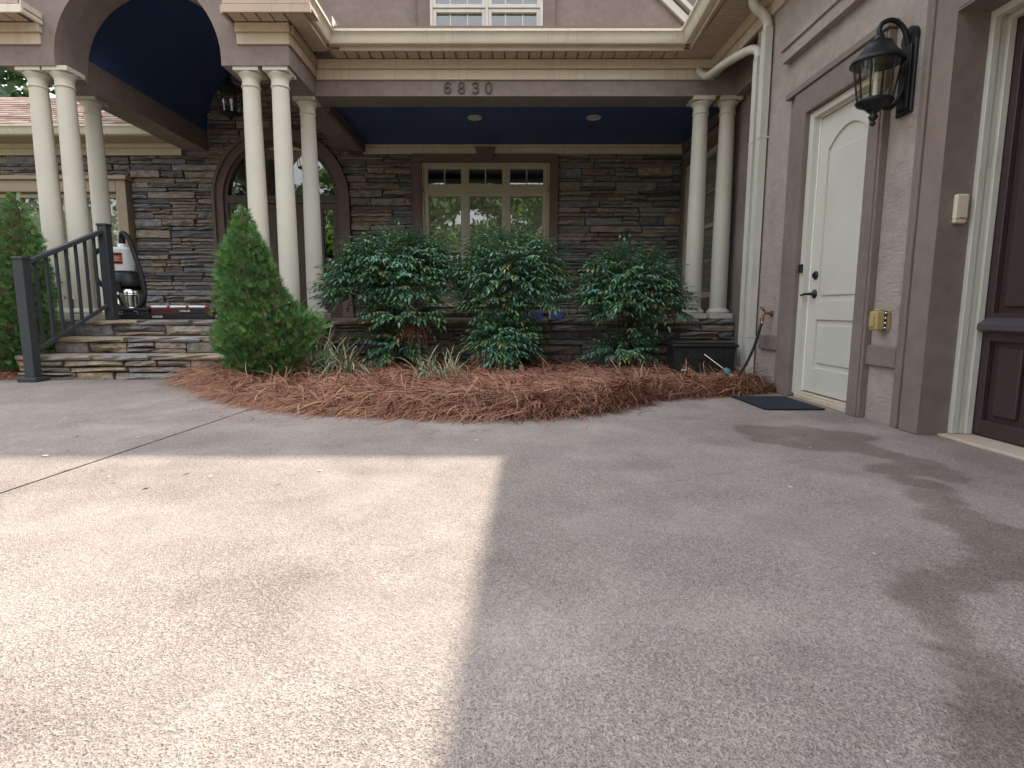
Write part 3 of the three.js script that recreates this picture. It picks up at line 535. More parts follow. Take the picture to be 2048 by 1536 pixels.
{
  const Kx = (o, y) => [[0, 0], [-0.055, 0], [-0.07, 0.02], [-0.078, 0.05], [-0.1, 0.085], [-0.118, 0.095], [-0.118, 0.118], [-0.108, 0.118], [-0.1, 0.1], [0, 0.1]].map(([p, q]) => [o + p, y + q]);
  mesh('gutter', skew(profile(Kx(1.972, 3.457), 'd', -5, 6.345, true)), M.gutter, garage);
  mesh('fascia', skew(bx(1.973, 2.0, SOF - 0.01, SOF + 0.056, -5, 6.384)), M.soffit, garage);
  const sf = sub('soffit', garage), g = prep(bx(2.003, 2.345, SOF + 0.002, SOF + 0.015, -0.061, 0.061, 0.003));
  for (let d = 3.0; d < 6.62; d += 0.132) { const m = new THREE.Mesh(g, M.soffit); m.name = 'soffit_plank'; m.position.z = -d; sf.add(m); }
  mesh('soffit_backing', [skew(bx(2.0, 3.0, SOF + 0.017, SOF + 0.03, -5, 6.66)), bx(2.0, 2.4, SOF + 0.003, SOF + 0.016, -5, 2.93)], M.soffit, sf);
  pieces('frieze', [bx(2.33, 2.36, 3.22, 3.32, -4.5, 6.6, 0.004), bx(2.3, 2.36, 3.322, SOF, -4.5, 6.6, 0.004)], M.cream, garage);
  mesh('band_board', [bx(2.3, 2.361, 2.69, 2.82, -4.5, 4.95, 0.005), bx(2.28, 2.3, 2.78, 2.82, -4.5, 4.95, 0.004)], M.stuccoLight, garage);
}
// door surround and wall bands (flat stucco trim with a rounded inner bead)
mesh('door_surround', [bx(2.305, 2.361, 0.0, 2.36, 4.53, 4.7, 0.008), bx(2.322, 2.362, 0.0, 2.36, 4.701, 4.76, 0.012), bx(2.335, 2.362, 0.0, 2.36, 4.761, 4.82, 0.008),
  bx(2.305, 2.361, 0.0, 2.36, 3.64, 3.742, 0.008), bx(2.312, 2.362, 0.0, 2.36, 3.616, 3.639, 0.008),
  bx(2.305, 2.361, 2.175, 2.36, 3.7421, 4.529, 0.008), bx(2.29, 2.362, 2.361, 2.41, 3.6, 4.83, 0.008)], M.trim, garage);
mesh('garage_surround', [bx(2.318, 2.361, 0.0, 2.5, 3.102, 3.245, 0.008), bx(2.334, 2.362, 0.0, 2.5, 3.246, 3.275, 0.01), bx(2.322, 2.362, 0.0, 2.5, 3.276, 3.305, 0.012), bx(2.336, 2.362, 0.0, 2.5, 3.306, 3.35, 0.008), bx(2.318, 2.361, 2.21, 2.5, -0.5, 3.1015, 0.008)], M.trim, garage);
mesh('opening_return', [bx(2.319, 2.488, 0.0, 2.34, 3.098, 3.108, 0.002), bx(2.319, 2.488, 2.2, 2.208, -0.5, 3.098)], M.trim, garage);
pieces('wall_band', [bx(2.33, 2.361, 0.346, 0.474, 3.351, 3.615, 0.01), bx(2.33, 2.361, 0.346, 0.474, 4.821, 5.15, 0.01)], M.trim, garage);
// service door
{
  const dr = sub('service_door', garage), X = 2.4;
  mesh('door_jamb', [bx(2.345, 2.46, 0.03, 2.172, 4.47, 4.5295, 0.003), bx(2.345, 2.46, 0.03, 2.172, 3.7425, 3.775, 0.003), bx(2.345, 2.46, 2.125, 2.172, 3.775, 4.47, 0.003)], M.doorPaint, dr);
  mesh('weatherstrip', [bx(2.392, 2.401, 0.06, 2.12, 4.462, 4.469), bx(2.392, 2.401, 2.117, 2.124, 3.78, 4.462)], M.strip, dr);
  // stiles, rails and raised panels, each panel set back in its moulding
  const st = [bx(X, X + 0.04, 0.06, 2.11, 4.345, 4.46, 0.002), bx(X, X + 0.04, 0.06, 2.11, 3.78, 3.87, 0.002), bx(X, X + 0.04, 0.06, 0.25, 3.8701, 4.3449, 0.002), bx(X, X + 0.04, 0.62, 0.76, 3.8701, 4.3449, 0.002)];
  const top = new THREE.Shape(); top.moveTo(-4.345, 2.11); top.lineTo(-3.87, 2.11); top.lineTo(-3.87, 1.86); top.quadraticCurveTo(-4.1, 2.1, -4.345, 1.86); top.closePath();
  const tg = new THREE.ExtrudeGeometry(top, { depth: 0.04, bevelEnabled: false }); { const P = tg.attributes.position; for (let i = 0; i < P.count; i++) P.setXYZ(i, X + 0.04 - P.getZ(i), P.getY(i), P.getX(i)); tg.deleteAttribute('normal'); }
  const tgn = tg.index ? tg.toNonIndexed() : tg; tgn.computeVertexNormals();
  mesh('door_leaf', [...st, tgn, bx(X + 0.014, X + 0.038, 0.07, 2.1, 3.8, 4.44)], M.doorPaint, dr);
  mesh('door_panel', bx(X + 0.003, X + 0.015, 0.29, 0.58, 3.9, 4.315, 0.006), M.doorPaint, dr);
  mesh('door_panel', bx(X + 0.003, X + 0.015, 0.8, 1.84, 3.9, 4.315, 0.006), M.doorPaint, dr);
  mesh('threshold', [bx(2.33, 2.46, 0.001, 0.035, 3.775, 4.469, 0.004), bx(2.365, 2.45, 0.0351, 0.05, 3.775, 4.469, 0.004)], M.apron, dr);
  mesh('deadbolt', (() => { const g = lathe([[0, 0], [0.032, 0], [0.032, 0.008], [0.024, 0.016], [0, 0.018]], 20); g.rotateZ(Math.PI / 2); return [g.translate(X, 0.955, -4.39), bx(X - 0.03, X - 0.012, 0.94, 0.97, 4.386, 4.394, 0.003)]; })(), M.blackMetal, dr);
  mesh('door_handle', (() => { const g = lathe([[0, 0], [0.034, 0], [0.034, 0.006], [0.022, 0.014], [0.012, 0.02], [0.011, 0.05], [0, 0.05]], 20); g.rotateZ(Math.PI / 2); return [g.translate(X, 0.815, -4.39), tube([V3(X - 0.045, 0.815, 4.39), V3(X - 0.055, 0.815, 4.42), V3(X - 0.052, 0.81, 4.47), V3(X - 0.048, 0.805, 4.5)], 0.009, 12, 8)]; })(), M.blackMetal, dr);
  mesh('door_sensor', bx(2.322, 2.344, 0.98, 1.045, 4.478, 4.512, 0.004), M.blackPlastic, dr);
}
// garage door
{
  const gd = sub('garage_door', garage), X = 2.602;
  mesh('jamb_trim', [bx(2.489, 2.528, 0.0135, 2.2, 3.07, 3.099, 0.005), bx(2.529, 2.562, 0.0135, 2.2, 3.082, 3.099, 0.003), bx(2.563, 2.6, 0.0135, 2.2, 3.062, 3.099, 0.005), bx(2.489, 2.528, 2.16, 2.199, -0.5, 3.0699, 0.005), bx(2.529, 2.562, 2.175, 2.199, -0.5, 3.0699, 0.003), bx(2.563, 2.6, 2.15, 2.199, -0.5, 3.0619, 0.005)], M.white, gd);
  mesh('door_slab', bx(X + 0.03, X + 0.06, 0.02, 2.18, -0.5, 3.09), M.garage, gd);
  mesh('stile', bx(X, X + 0.03, 0.02, 2.16, 3.02, 3.085, 0.005), M.garage, gd);
  mesh('stile', bx(X, X + 0.03, 0.02, 2.16, -0.45, -0.2, 0.005), M.garage, gd);
  mesh('bottom_rail', bx(X, X + 0.03, 0.02, 0.105, -0.199, 3.019, 0.005), M.garage, gd);
  mesh('mid_rail', bx(X, X + 0.03, 0.53, 0.68, -0.199, 3.019, 0.005), M.garage, gd);
  mesh('cross_rail', profile([[X - 0.001, 0.57], [X - 0.05, 0.59], [X - 0.05, 0.62], [X - 0.001, 0.655]], 'd', -0.4, 3.05), M.garageRail, gd);
  const pg = prep(bx(X + 0.008, X + 0.031, 0.135, 0.5, -0.07, 0.07, 0.008)), ug = prep(bx(X + 0.008, X + 0.031, 0.71, 2.13, -0.07, 0.07, 0.008));
  for (let d = 2.9; d > -0.2; d -= 0.185) for (const g of [pg, ug]) { const m = new THREE.Mesh(g, M.garage); m.name = 'door_board'; m.position.z = -d; m.castShadow = m.receiveShadow = true; gd.add(m); }
}
// downspouts with elbow from the corner of the gutters
function downspout(d, top) {
  const s = sub('downspout', garage), prof = [], w = 0.042; // fluted rectangular pipe
  const out = [[-w, -0.032], [-w * 0.6, -0.032], [-w * 0.45, -0.027], [-w * 0.2, -0.027], [0, -0.033], [w * 0.2, -0.027], [w * 0.45, -0.027], [w * 0.6, -0.032], [w, -0.032], [w, 0.032], [-w, 0.032]];
  const g = new THREE.ExtrudeGeometry(new THREE.Shape(out.map(p => new THREE.Vector2(...p))), { depth: top - 0.1, bevelEnabled: false }); // length along z -> y
  g.rotateX(-Math.PI / 2); g.rotateY(Math.PI / 2); g.translate(2.31, 0.1, -d);
  mesh('pipe', g, M.white, s);
  pieces('strap', [bx(2.274, 2.361, 0.44, 0.455, d - 0.046, d + 0.046), bx(2.274, 2.361, 2.2, 2.215, d - 0.046, d + 0.046)], M.white, s);
  return s;
}
downspout(5.42, 2.94); downspout(5.28, 3.12);
{ const [s1, s2] = garage.children.filter(c => c.name === 'downspout');
  mesh('elbow', tube([V3(2.31, 2.92, 5.42), V3(2.31, 2.99, 5.43), V3(2.29, 3.05, 5.52), V3(2.25, 3.09, 5.75), V3(2.21, 3.13, 6.1), V3(2.19, 3.16, 6.4), V3(2.17, 3.24, 6.55), V3(2.17, 3.3, 6.62)], 0.04, 36, 12), M.white, s1);
  mesh('elbow', tube([V3(2.31, 3.1, 5.28), V3(2.31, 3.16, 5.28), V3(2.27, 3.23, 5.28), V3(2.19, 3.3, 5.28), V3(2.17, 3.36, 5.28), V3(2.17, 3.43, 5.28)], 0.04, 24, 10), M.white, s2); }

// ------------------------------------------------------------------ porch foundation wall and steps
{
  reseed(2024);
  const f = thing('porch_foundation_wall', 'low stacked-stone wall under the porch edge behind the shrubs', 'wall');
  mesh('wall_core', bx(-2.02, 2.71, 0, 0.52, 6.69, 6.76), M.mortar, f);
  const list = []; course(list, () => -2.02, () => 2.71, 0.01, 0.515, 0.045, 0.12, 0.2, 0.6);
  layStones(list, f, 6.695, 0.06, 0.11, stoneTones, 999);
  const cap = []; for (let x = -2.05; x < 2.72;) { const l = Math.min(rr(0.35, 0.75), 2.745 - x); cap.push([x, x + l, 0.52, 0.585]); x += l; if (2.745 - x < 0.15) break; }
  for (const [x0, x1, y0, y1] of cap) { const m = new THREE.Mesh(stoneGeo[Math.floor(rnd() * 5)], lightTones[Math.floor(rnd() * 5)]); m.name = 'cap_stone'; m.scale.set(x1 - x0 - 0.004, 0.06, 0.34); m.position.set((x0 + x1) / 2, (y0 + y1) / 2, -6.78); m.castShadow = m.receiveShadow = true; f.add(m); }
  const s = thing('stone_steps', 'three stone entry steps with pale treads and stacked ledgestone risers', 'steps');
  const rows = [[5.2, 0.03, 0.275, -4.5, -2.5], [5.5, 0.275, 0.426, -4.36, -2.5], [5.8, 0.426, 0.587, -4.36, -2.5]];
  for (const [d, y0, y1, x0, x1] of rows) {
    mesh('step_core', bx(x0, x1, 0.0, y1 - 0.05, d + 0.08, d + 0.42), M.mortar, s);
    const ls = []; course(ls, () => x0, () => x1, y0, y1 - 0.045, 0.05, 0.1, 0.26, 0.62); layStones(ls, s, d + 0.085, 0.07, 0.1, [...lightTones, stoneTones[0], stoneTones[1], stoneTones[2]], 999, 0.008);
    let x = x0 - 0.02; while (x < x1 - 0.05) { let l = rr(0.45, 0.85); if (x1 - x - l < 0.25) l = x1 + 0.02 - x; const m = new THREE.Mesh(stoneGeo[Math.floor(rnd() * 5)], lightTones[Math.floor(rnd() * 5)]); m.name = 'tread_stone'; m.scale.set(l - 0.006, 0.046, 0.36); m.position.set(x + l / 2, y1 - 0.023, -(d - 0.025 + 0.18)); m.castShadow = m.receiveShadow = true; s.add(m); x += l; }
  }
}

// ------------------------------------------------------------------ railing
{
  const r = thing('stair_railing', 'dark metal handrail with balusters climbing the stone steps', 'railing');
  const A = V3(-4.24, 0, 5.08), B = V3(-4.03, 0, 5.88);
  const at = (t, y) => new THREE.Vector3(A.x + (B.x - A.x) * t, y, A.z + (B.z - A.z) * t);
  const gy = 0.048;
  mesh('post', [bx(-0.045, 0.045, gy, 1.13, -0.045, 0.045, 0.006).translate(A.x, 0, A.z), bx(-0.052, 0.052, 1.13, 1.155, -0.052, 0.052, 0.008).translate(A.x, 0, A.z)], M.iron, r);
  mesh('post_base', bx(-0.085, 0.085, gy - 0.002, gy + 0.04, -0.085, 0.085, 0.01).translate(A.x, 0, A.z), M.iron, r);
  mesh('post', [bx(-0.045, 0.045, 0.588, 1.53, -0.045, 0.045, 0.006).translate(B.x, 0, B.z), bx(-0.052, 0.052, 1.53, 1.555, -0.052, 0.052, 0.008).translate(B.x, 0, B.z)], M.iron, r);
  const t0 = 0.05, t1 = 0.95, top = t => 1.09 + 0.4 * t, bot = t => 0.3 + 0.46 * t;
  mesh('top_rail', bar(at(t0, top(t0)), at(t1, top(t1)), 0.06, 0.04, 0.006), M.iron, r);
  mesh('bottom_rail', bar(at(t0, bot(t0)), at(t1, bot(t1)), 0.035, 0.035, 0.004), M.iron, r);
  for (let i = 0; i < 7; i++) { const t = 0.14 + i * 0.118; mesh('baluster', bx(-0.011, 0.011, bot(t), top(t) - 0.015, -0.011, 0.011).translate(at(t, 0).x, 0, at(t, 0).z), M.iron, r); }
}

// ------------------------------------------------------------------ pine straw bed
const frontPts = [[-3.0, 5.3], [-2.75, 4.95], [-2.45, 4.62], [-1.98, 4.2], [-1.31, 3.8], [-0.74, 3.67], [-0.17, 3.57], [0.25, 3.62], [0.67, 3.8], [0.95, 4.1], [1.2, 4.38], [1.6, 4.53], [2.0, 4.64], [2.36, 4.78]];
function frontD(x) { for (let i = 0; i + 1 < frontPts.length; i++) { const [a, da] = frontPts[i], [b, db] = frontPts[i + 1]; if (x <= b) return da + (db - da) * clamp((x - a) / (b - a), 0, 1); } return 4.78; }
const strawRGB = () => { const q = rnd(), v = rr(0.55, 1.3); return q < 0.7 ? [0.36 * v, 0.165 * v, 0.098 * v] : q < 0.88 ? [0.45 * v, 0.26 * v, 0.16 * v] : [0.2 * v, 0.09 * v, 0.055 * v]; };
function needleField(n, pick, lenA, lenB, wide) {
  const P = [], Cc = [], N = [];
  for (let i = 0; i < n; i++) {
    const [x, y, d, lift] = pick(); let th = rnd() * Math.PI * 2, pitch = rr(-0.25, 0.3) + lift;
    const L = rr(lenA, lenB), seg = 4, curl = rr(-1.6, 1.6), w = wide * rr(0.6, 1.3), c = strawRGB();
    let px = x, py = y, pz = -d, prev = null;
    for (let s = 0; s <= seg; s++) {
      const hx = -Math.sin(th), hz = Math.cos(th), ww = w * (s === seg ? 0.35 : 1) / 2;
      const cur = [px - hx * ww, py, pz - hz * ww, px + hx * ww, py + ww * 0.7, pz + hz * ww];
      if (prev) { P.push(prev[0], prev[1], prev[2], prev[3], prev[4], prev[5], cur[0], cur[1], cur[2], prev[3], prev[4], prev[5], cur[3], cur[4], cur[5], cur[0], cur[1], cur[2]); for (let k = 0; k < 6; k++) Cc.push(...c); }
      prev = cur; const st = L / seg; px += Math.cos(th) * Math.cos(pitch) * st; pz += Math.sin(th) * Math.cos(pitch) * st; py = Math.max(py + Math.sin(pitch) * st, rise(px, -pz) + 0.004); th += curl / seg; pitch -= rr(0.05, 0.28);
    }
  }
  const g = new THREE.BufferGeometry(); g.setAttribute('position', new THREE.Float32BufferAttribute(P, 3)); g.setAttribute('color', new THREE.Float32BufferAttribute(Cc, 3)); g.computeVertexNormals(); return g;
}
const strawH = (x, d) => { const e = d - frontD(x), r = (x > 1.0 ? 0.75 : 1); return rise(x, d) + r * (0.105 * sstep(-0.05, 0.3, e) * (0.75 + 0.5 * fbm(x * 2.6, d * 2.6, 201, 3)) - 0.035 * sstep(0.8, 2.2, e) + 0.04 * (fbm(x * 7, d * 7, 205, 2) - 0.5) * sstep(0, 0.15, e)); };
{
  reseed(99);
  const xs = steps_(-3.05, 2.36, 0.05), ts = [...steps_(0, 0.3, 0.05), ...steps_(0.4, 1, 0.05)], P = [], I = [], Cc = [];
  for (const t of ts) for (const x of xs) { const f = frontD(x) + 0.02, b = Math.max(f + 0.2, x < -2.45 ? 5.22 : 6.68), d = f + (b - f) * t; P.push(x, Math.max(rise(x, d) + 0.002, strawH(x, d) - 0.014), -d); const v = rr(0.55, 1.1); Cc.push(0.2 * v, 0.095 * v, 0.058 * v); }
  for (let j = 0; j + 1 < ts.length; j++) for (let i = 0; i + 1 < xs.length; i++) { const a = j * xs.length + i; I.push(a, a + xs.length, a + 1, a + 1, a + xs.length, a + xs.length + 1); }
  const g = new THREE.BufferGeometry(); g.setAttribute('position', new THREE.Float32BufferAttribute(P, 3)); g.setAttribute('color', new THREE.Float32BufferAttribute(Cc, 3)); g.setIndex(I); g.computeVertexNormals();
  const bed = thing('pine_straw_bed', 'russet pine straw mulch spread thickly before the porch wall', 'mulch'); bed.userData.kind = 'stuff';
  mesh('straw_mat', g, M.straw, bed);
  const pick = () => { let x, d; if (rnd() < 0.5) { x = rr(-2.95, 2.3); d = frontD(x) + Math.abs(rr(-0.03, 0.75)) * rnd() + rr(-0.04, 0.05); } else { x = rr(-2.5, 2.3); d = rr(frontD(x), 6.62); } return [x, strawH(x, d) + rr(-0.004, 0.026), d, rnd() < 0.07 ? rr(0.2, 0.9) : 0]; };
  mesh('pine_needles', needleField(34000, pick, 0.1, 0.26, 0.0042), M.straw, bed);
  mesh('pine_needles', needleField(2600, pick, 0.16, 0.34, 0.0075), M.straw, bed);
  mesh('stray_needles', needleField(170, () => { const x = rr(-2.8, 2.2), d = frontD(x) - Math.pow(rnd(), 2.2) * 0.5; return [x, rise(x, d) + 0.005, d, -0.2]; }, 0.08, 0.2, 0.0035), M.straw, bed);
  // a few tufts caught in the shrubs
  const tuft = (cx, cy, cd, r) => () => [cx + rr(-r, r), cy + rr(-r, r) * 0.6, cd + rr(-r, r) * 0.5, rr(-1.2, 0.4)];
  mesh('caught_needles', needleField(240, tuft(-0.92, 0.5, 5.95, 0.09), 0.12, 0.26, 0.004), M.straw, bed);
  mesh('caught_needles', needleField(420, tuft(-0.1, 0.16, 5.85, 0.18), 0.12, 0.25, 0.004), M.straw, bed);
  const bed2 = thing('pine_straw_patch', 'small pine straw patch at the left edge beside the steps', 'mulch'); bed2.userData.kind = 'stuff';
  mesh('straw_mat', (() => { const q = new THREE.SphereGeometry(1, 24, 10, 0, Math.PI * 2, 0, Math.PI / 2).scale(0.75, 0.1, 0.55).translate(-5.05, 0.045, -5.6); const c = new Float32Array(q.attributes.position.count * 3); for (let i = 0; i < c.length; i += 3) { const v = rr(0.6, 1.1); c[i] = 0.2 * v; c[i + 1] = 0.095 * v; c[i + 2] = 0.058 * v; } q.setAttribute('color', new THREE.BufferAttribute(c, 3)); return q; })(), M.straw, bed2);
  mesh('pine_needles', needleField(3500, () => { const a = rnd() * 6.28, q = Math.sqrt(rnd()); return [-5.05 + Math.cos(a) * q * 0.75, 0.05 + 0.1 * Math.sqrt(Math.max(0, 1 - q * q)) + rr(0, 0.02), 5.6 + Math.sin(a) * q * 0.55, 0]; }, 0.1, 0.24, 0.0042), M.straw, bed2);
}

// ------------------------------------------------------------------ plants
function push3(P, Cc, pts, c) { for (const p of pts) { P.push(p.x, p.y, p.z); Cc.push(c[0], c[1], c[2]); } }
function foliageGeo(P, Cc) { const g = new THREE.BufferGeometry(); g.setAttribute('position', new THREE.Float32BufferAttribute(P, 3)); g.setAttribute('color', new THREE.Float32BufferAttribute(Cc, 3)); g.computeVertexNormals(); return g; }
// dense conifer from an outline: rows of [y, centre x, half width]
function conifer(label, d, rows, n, s) {
  reseed(s); const base = V3(rows[rows.length - 1][1], 0, d), t = thing('conifer_shrub', label, 'conifer', 'clipped conifers either side of the steps', base);
  const P = [], Cc = [], yTop = rows[0][0], yBot = rows[rows.length - 1][0], up = new THREE.Vector3();
  const at = y => { for (let i = 0; i + 1 < rows.length; i++) if (y <= rows[i][0] && y >= rows[i + 1][0]) { const f = (rows[i][0] - y) / (rows[i][0] - rows[i + 1][0]); return [rows[i][1] + (rows[i + 1][1] - rows[i][1]) * f, rows[i][2] + (rows[i + 1][2] - rows[i][2]) * f]; } return [rows[0][1], 0]; };
  for (let i = 0; i < n; i++) {
    const y = yBot + (yTop - yBot) * (1 - Math.sqrt(rnd()) * 0.999) ; const [cx, hw] = at(y); const a = rnd() * Math.PI * 2;
    const lump = 0.55 + 0.7 * fbm(Math.cos(a) * 2.2 + 10, y * 8 + Math.sin(a) * 2.2, s, 4), q = Math.pow(rnd(), 0.33) * (rnd() < 0.05 ? 1.18 : 1), R = hw * lump * q;
    const o = new THREE.Vector3(cx + Math.cos(a) * R - base.x, y, Math.sin(a) * R * 0.92);
    const dir = new THREE.Vector3(Math.cos(a) * rr(0.4, 1), rr(0.35, 1.3), Math.sin(a) * rr(0.4, 1)).normalize();
    const side = new THREE.Vector3(rr(-1, 1), rr(-1, 1), rr(-1, 1)).cross(dir).normalize(), v = rr(0.55, 1.35), warm = rnd();
    const c = warm < 0.04 ? [0.24 * v, 0.15 * v, 0.07 * v] : [(0.075 + 0.08 * warm) * v, (0.195 + 0.1 * warm) * v, (0.065 + 0.015 * warm) * v];
    const L = rr(0.04, 0.095);
    for (let k = -2; k <= 2; k++) { // flat fan of scale-leaf sprigs
      const sd = side.clone().multiplyScalar(k * 0.34).add(dir).normalize(), b0 = o.clone().addScaledVector(dir, Math.abs(k) * 0.004), tip = b0.clone().addScaledVector(sd, L * (1 - 0.14 * Math.abs(k))), wv = side.clone().multiplyScalar(0.004);
      const mid = b0.clone().lerp(tip, 0.55);
      push3(P, Cc, [b0, mid.clone().add(wv), tip, b0, tip, mid.clone().sub(wv)], c);
    }
  }
  mesh('foliage', foliageGeo(P, Cc), M.foliage, t);
  const core = []; for (let i = 0; i + 1 < rows.length; i++) { const [ya, xa, ha] = rows[i], [yb, xb, hb] = rows[i + 1]; core.push(taper(new THREE.Vector3(xb - base.x, yb, 0), new THREE.Vector3(xa - base.x, ya, 0), hb * 0.5, Math.max(0.004, ha * 0.5), 14)); }
  mesh('inner_branches', core, std({ color: C('#5a4c38'), roughness: 1 }), t);
  mesh('trunk', taper(new THREE.Vector3(0, 0, 0), new THREE.Vector3(0, yBot + 0.1, 0), 0.035, 0.03), M.bark, t);
}
conifer('cone-shaped dark green conifer in front of the right pair of entry columns', 4.95, [[1.55, -2.2, 0.01], [1.35, -2.2, 0.085], [1.19, -2.21, 0.175], [0.94, -2.17, 0.27], [0.77, -2.15, 0.33], [0.61, -2.02, 0.43], [0.39, -2.05, 0.42], [0.25, -2.08, 0.34], [0.12, -2.08, 0.27]], 9500, 11);
conifer('cone-shaped dark green conifer at the left edge behind the metal railing', 5.42, [[1.74, -4.53, 0.01], [1.5, -4.55, 0.15], [1.25, -4.57, 0.25], [1.0, -4.6, 0.31], [0.7, -4.63, 0.36], [0.4, -4.65, 0.34], [0.12, -4.65, 0.25]], 8000, 12);

function nandina(label, x, d, blobs, canes, s) {
  reseed(s); const t = thing('nandina_shrub', label, 'shrub', 'leafy shrubs along the porch wall', V3(x, 0.03, d)), P = [], Cc = [];
  const up = new THREE.Vector3(0, 1, 0);
  for (const [bx_, by, bz, rx, ry, rz, n] of blobs) for (let i = 0; i < n * 1.45; i++) {
    const u = rr(-0.75, 1), a = rnd() * Math.PI * 2, q = Math.sqrt(1 - u * u), sh = Math.pow(rnd(), 0.17) * rr(0.86, 1.12);
    const dir = new THREE.Vector3(Math.cos(a) * q, u, Math.sin(a) * q);
    const o = new THREE.Vector3(bx_ + dir.x * rx * sh, by + dir.y * ry * sh, bz + dir.z * rz * sh);
    const ax = new THREE.Vector3(dir.x + rr(-0.5, 0.5), dir.y * 0.5 + rr(-0.25, 0.45), dir.z + rr(-0.5, 0.5)).normalize();
    const sd = ax.clone().cross(up).normalize().add(new THREE.Vector3(rr(-0.3, 0.3), rr(-0.25, 0.25), rr(-0.3, 0.3))).normalize(), L = rr(0.13, 0.23), v = rr(0.6, 1.4), yl = rnd();
    const c0 = rnd() < 0.05 ? [0.3 * v, 0.27 * v, 0.11 * v] : [(0.1 + 0.06 * yl) * v, (0.225 + 0.06 * yl) * v, (0.175 - 0.06 * yl) * v];
    const p = o.clone(), step = L / 4; let dr = 0;
    for (let k = 0; k < 5; k++) {
      const ends = k === 4 ? [0] : [-1, 1];
      for (const e of ends) {
        const ld = ax.clone().multiplyScalar(e ? 0.75 : 1).addScaledVector(sd, e * 0.75).addScaledVector(up, -0.28 - 0.3 * rnd()).normalize();
        const l = rr(0.052, 0.088), w = l * rr(0.15, 0.2), across = ld.clone().cross(up).normalize().multiplyScalar(w), tip = p.clone().addScaledVector(ld, l).addScaledVector(up, -0.008), m = p.clone().addScaledVector(ld, l * 0.42);
        const f = rr(0.85, 1.15), c = c0.map(q => q * f), lf = m.clone().add(across).addScaledVector(up, 0.004), rt = m.clone().sub(across).addScaledVector(up, 0.004);
        push3(P, Cc, [p, lf, tip, p, tip, rt], c);
      }
      p.addScaledVector(ax, step).addScaledVector(up, -0.004 * k);
    }
  }
  mesh('foliage', foliageGeo(P, Cc), M.glossy, t);
  for (let i = 0; i < canes; i++) { const b = blobs[0], e = new THREE.Vector3(b[0] + rr(-0.7, 0.7) * b[3], b[1] + rr(-0.2, 0.5) * b[4], b[2] + rr(-0.5, 0.5) * b[5]), a = new THREE.Vector3(rr(-0.09, 0.09), 0, rr(-0.07, 0.07)); mesh('stem', tube([a, a.clone().lerp(e, 0.45).add(new THREE.Vector3(-e.x * 0.18, 0, 0)), e], rr(0.005, 0.009), 10, 5), M.stem, t); }
}
nandina('broad leafy shrub left of the porch window, in front of the rear entry column', -1.2, 6.1, [[0.08, 1.2, 0, 0.47, 0.2, 0.34, 380], [0.02, 1.05, 0, 0.56, 0.16, 0.36, 260], [-0.36, 0.86, 0.03, 0.3, 0.13, 0.24, 110], [0.2, 0.9, 0.05, 0.34, 0.12, 0.28, 120], [0.16, 0.64, 0.08, 0.34, 0.1, 0.25, 120], [0.02, 0.3, 0.06, 0.2, 0.18, 0.18, 70]], 11, 21);
nandina('bushy leafy shrub in front of the porch window', 0.03, 6.1, [[0.06, 1.2, 0, 0.42, 0.2, 0.32, 330], [0.0, 1.0, 0.02, 0.52, 0.17, 0.34, 260], [0.34, 0.86, 0.04, 0.22, 0.2, 0.22, 80], [-0.1, 0.74, 0.05, 0.28, 0.14, 0.24, 120], [0.0, 0.36, 0.1, 0.25, 0.26, 0.22, 260]], 8, 22);
nandina('rounded leafy shrub right of the porch window, near the right columns', 1.34, 6.1, [[0.02, 1.02, 0, 0.36, 0.24, 0.32, 320], [0.0, 0.84, 0, 0.46, 0.17, 0.34, 220], [0.36, 0.72, 0.03, 0.22, 0.15, 0.22, 80], [-0.12, 0.7, 0.05, 0.26, 0.13, 0.24, 90], [-0.04, 0.26, 0.05, 0.26, 0.12, 0.18, 80], [0.12, 0.48, 0.02, 0.12, 0.1, 0.1, 14]], 12, 23);

function liriope(label, x, d, n, len, s) {
  reseed(s); const t = thing('grass_clump', label, 'plant', 'striped grass clumps in the straw', V3(x, strawH(x, d) - 0.01, d)), P = [], Cc = [];
  for (let i = 0; i < n; i++) {
    const a = rnd() * Math.PI * 2, out = rr(0.25, 1.75), L = len * rr(0.55, 1.15), w = rr(0.004, 0.0075), pale = rnd();
    const c = pale < 0.55 ? [0.36, 0.39, 0.25] : pale < 0.8 ? [0.16, 0.26, 0.13] : [0.38, 0.31, 0.19], f = rr(0.75, 1.2), cc = c.map(q => q * f);
    const p = new THREE.Vector3(rr(-0.2, 0.2), 0, rr(-0.1, 0.1)); let pitch = Math.PI / 2 - out * 0.55; const hx = Math.cos(a), hz = Math.sin(a), sx = -hz * w, sz = hx * w; let prev = null; const seg = 6;
    for (let k = 0; k <= seg; k++) { const tw = k === seg ? 0.1 : 1 - 0.4 * k / seg, A = new THREE.Vector3(p.x - sx * tw, p.y, p.z - sz * tw), B = new THREE.Vector3(p.x + sx * tw, p.y + 0.001, p.z + sz * tw); if (prev) push3(P, Cc, [prev[0], prev[1], A, prev[1], B, A], cc); prev = [A, B]; p.x += hx * Math.cos(pitch) * L / seg; p.z += hz * Math.cos(pitch) * L / seg; p.y += Math.sin(pitch) * L / seg; pitch -= out * rr(0.2, 0.5); if (p.y < 0.01) p.y = 0.01; }
  }
  mesh('blades', foliageGeo(P, Cc), M.foliage, t);
}
liriope('spiky striped grass clump between the conifer and the first leafy shrub', -1.6, 5.25, 230, 0.52, 31);
liriope('low faded grass clump between the first and second leafy shrubs', -0.6, 5.1, 130, 0.33, 32);

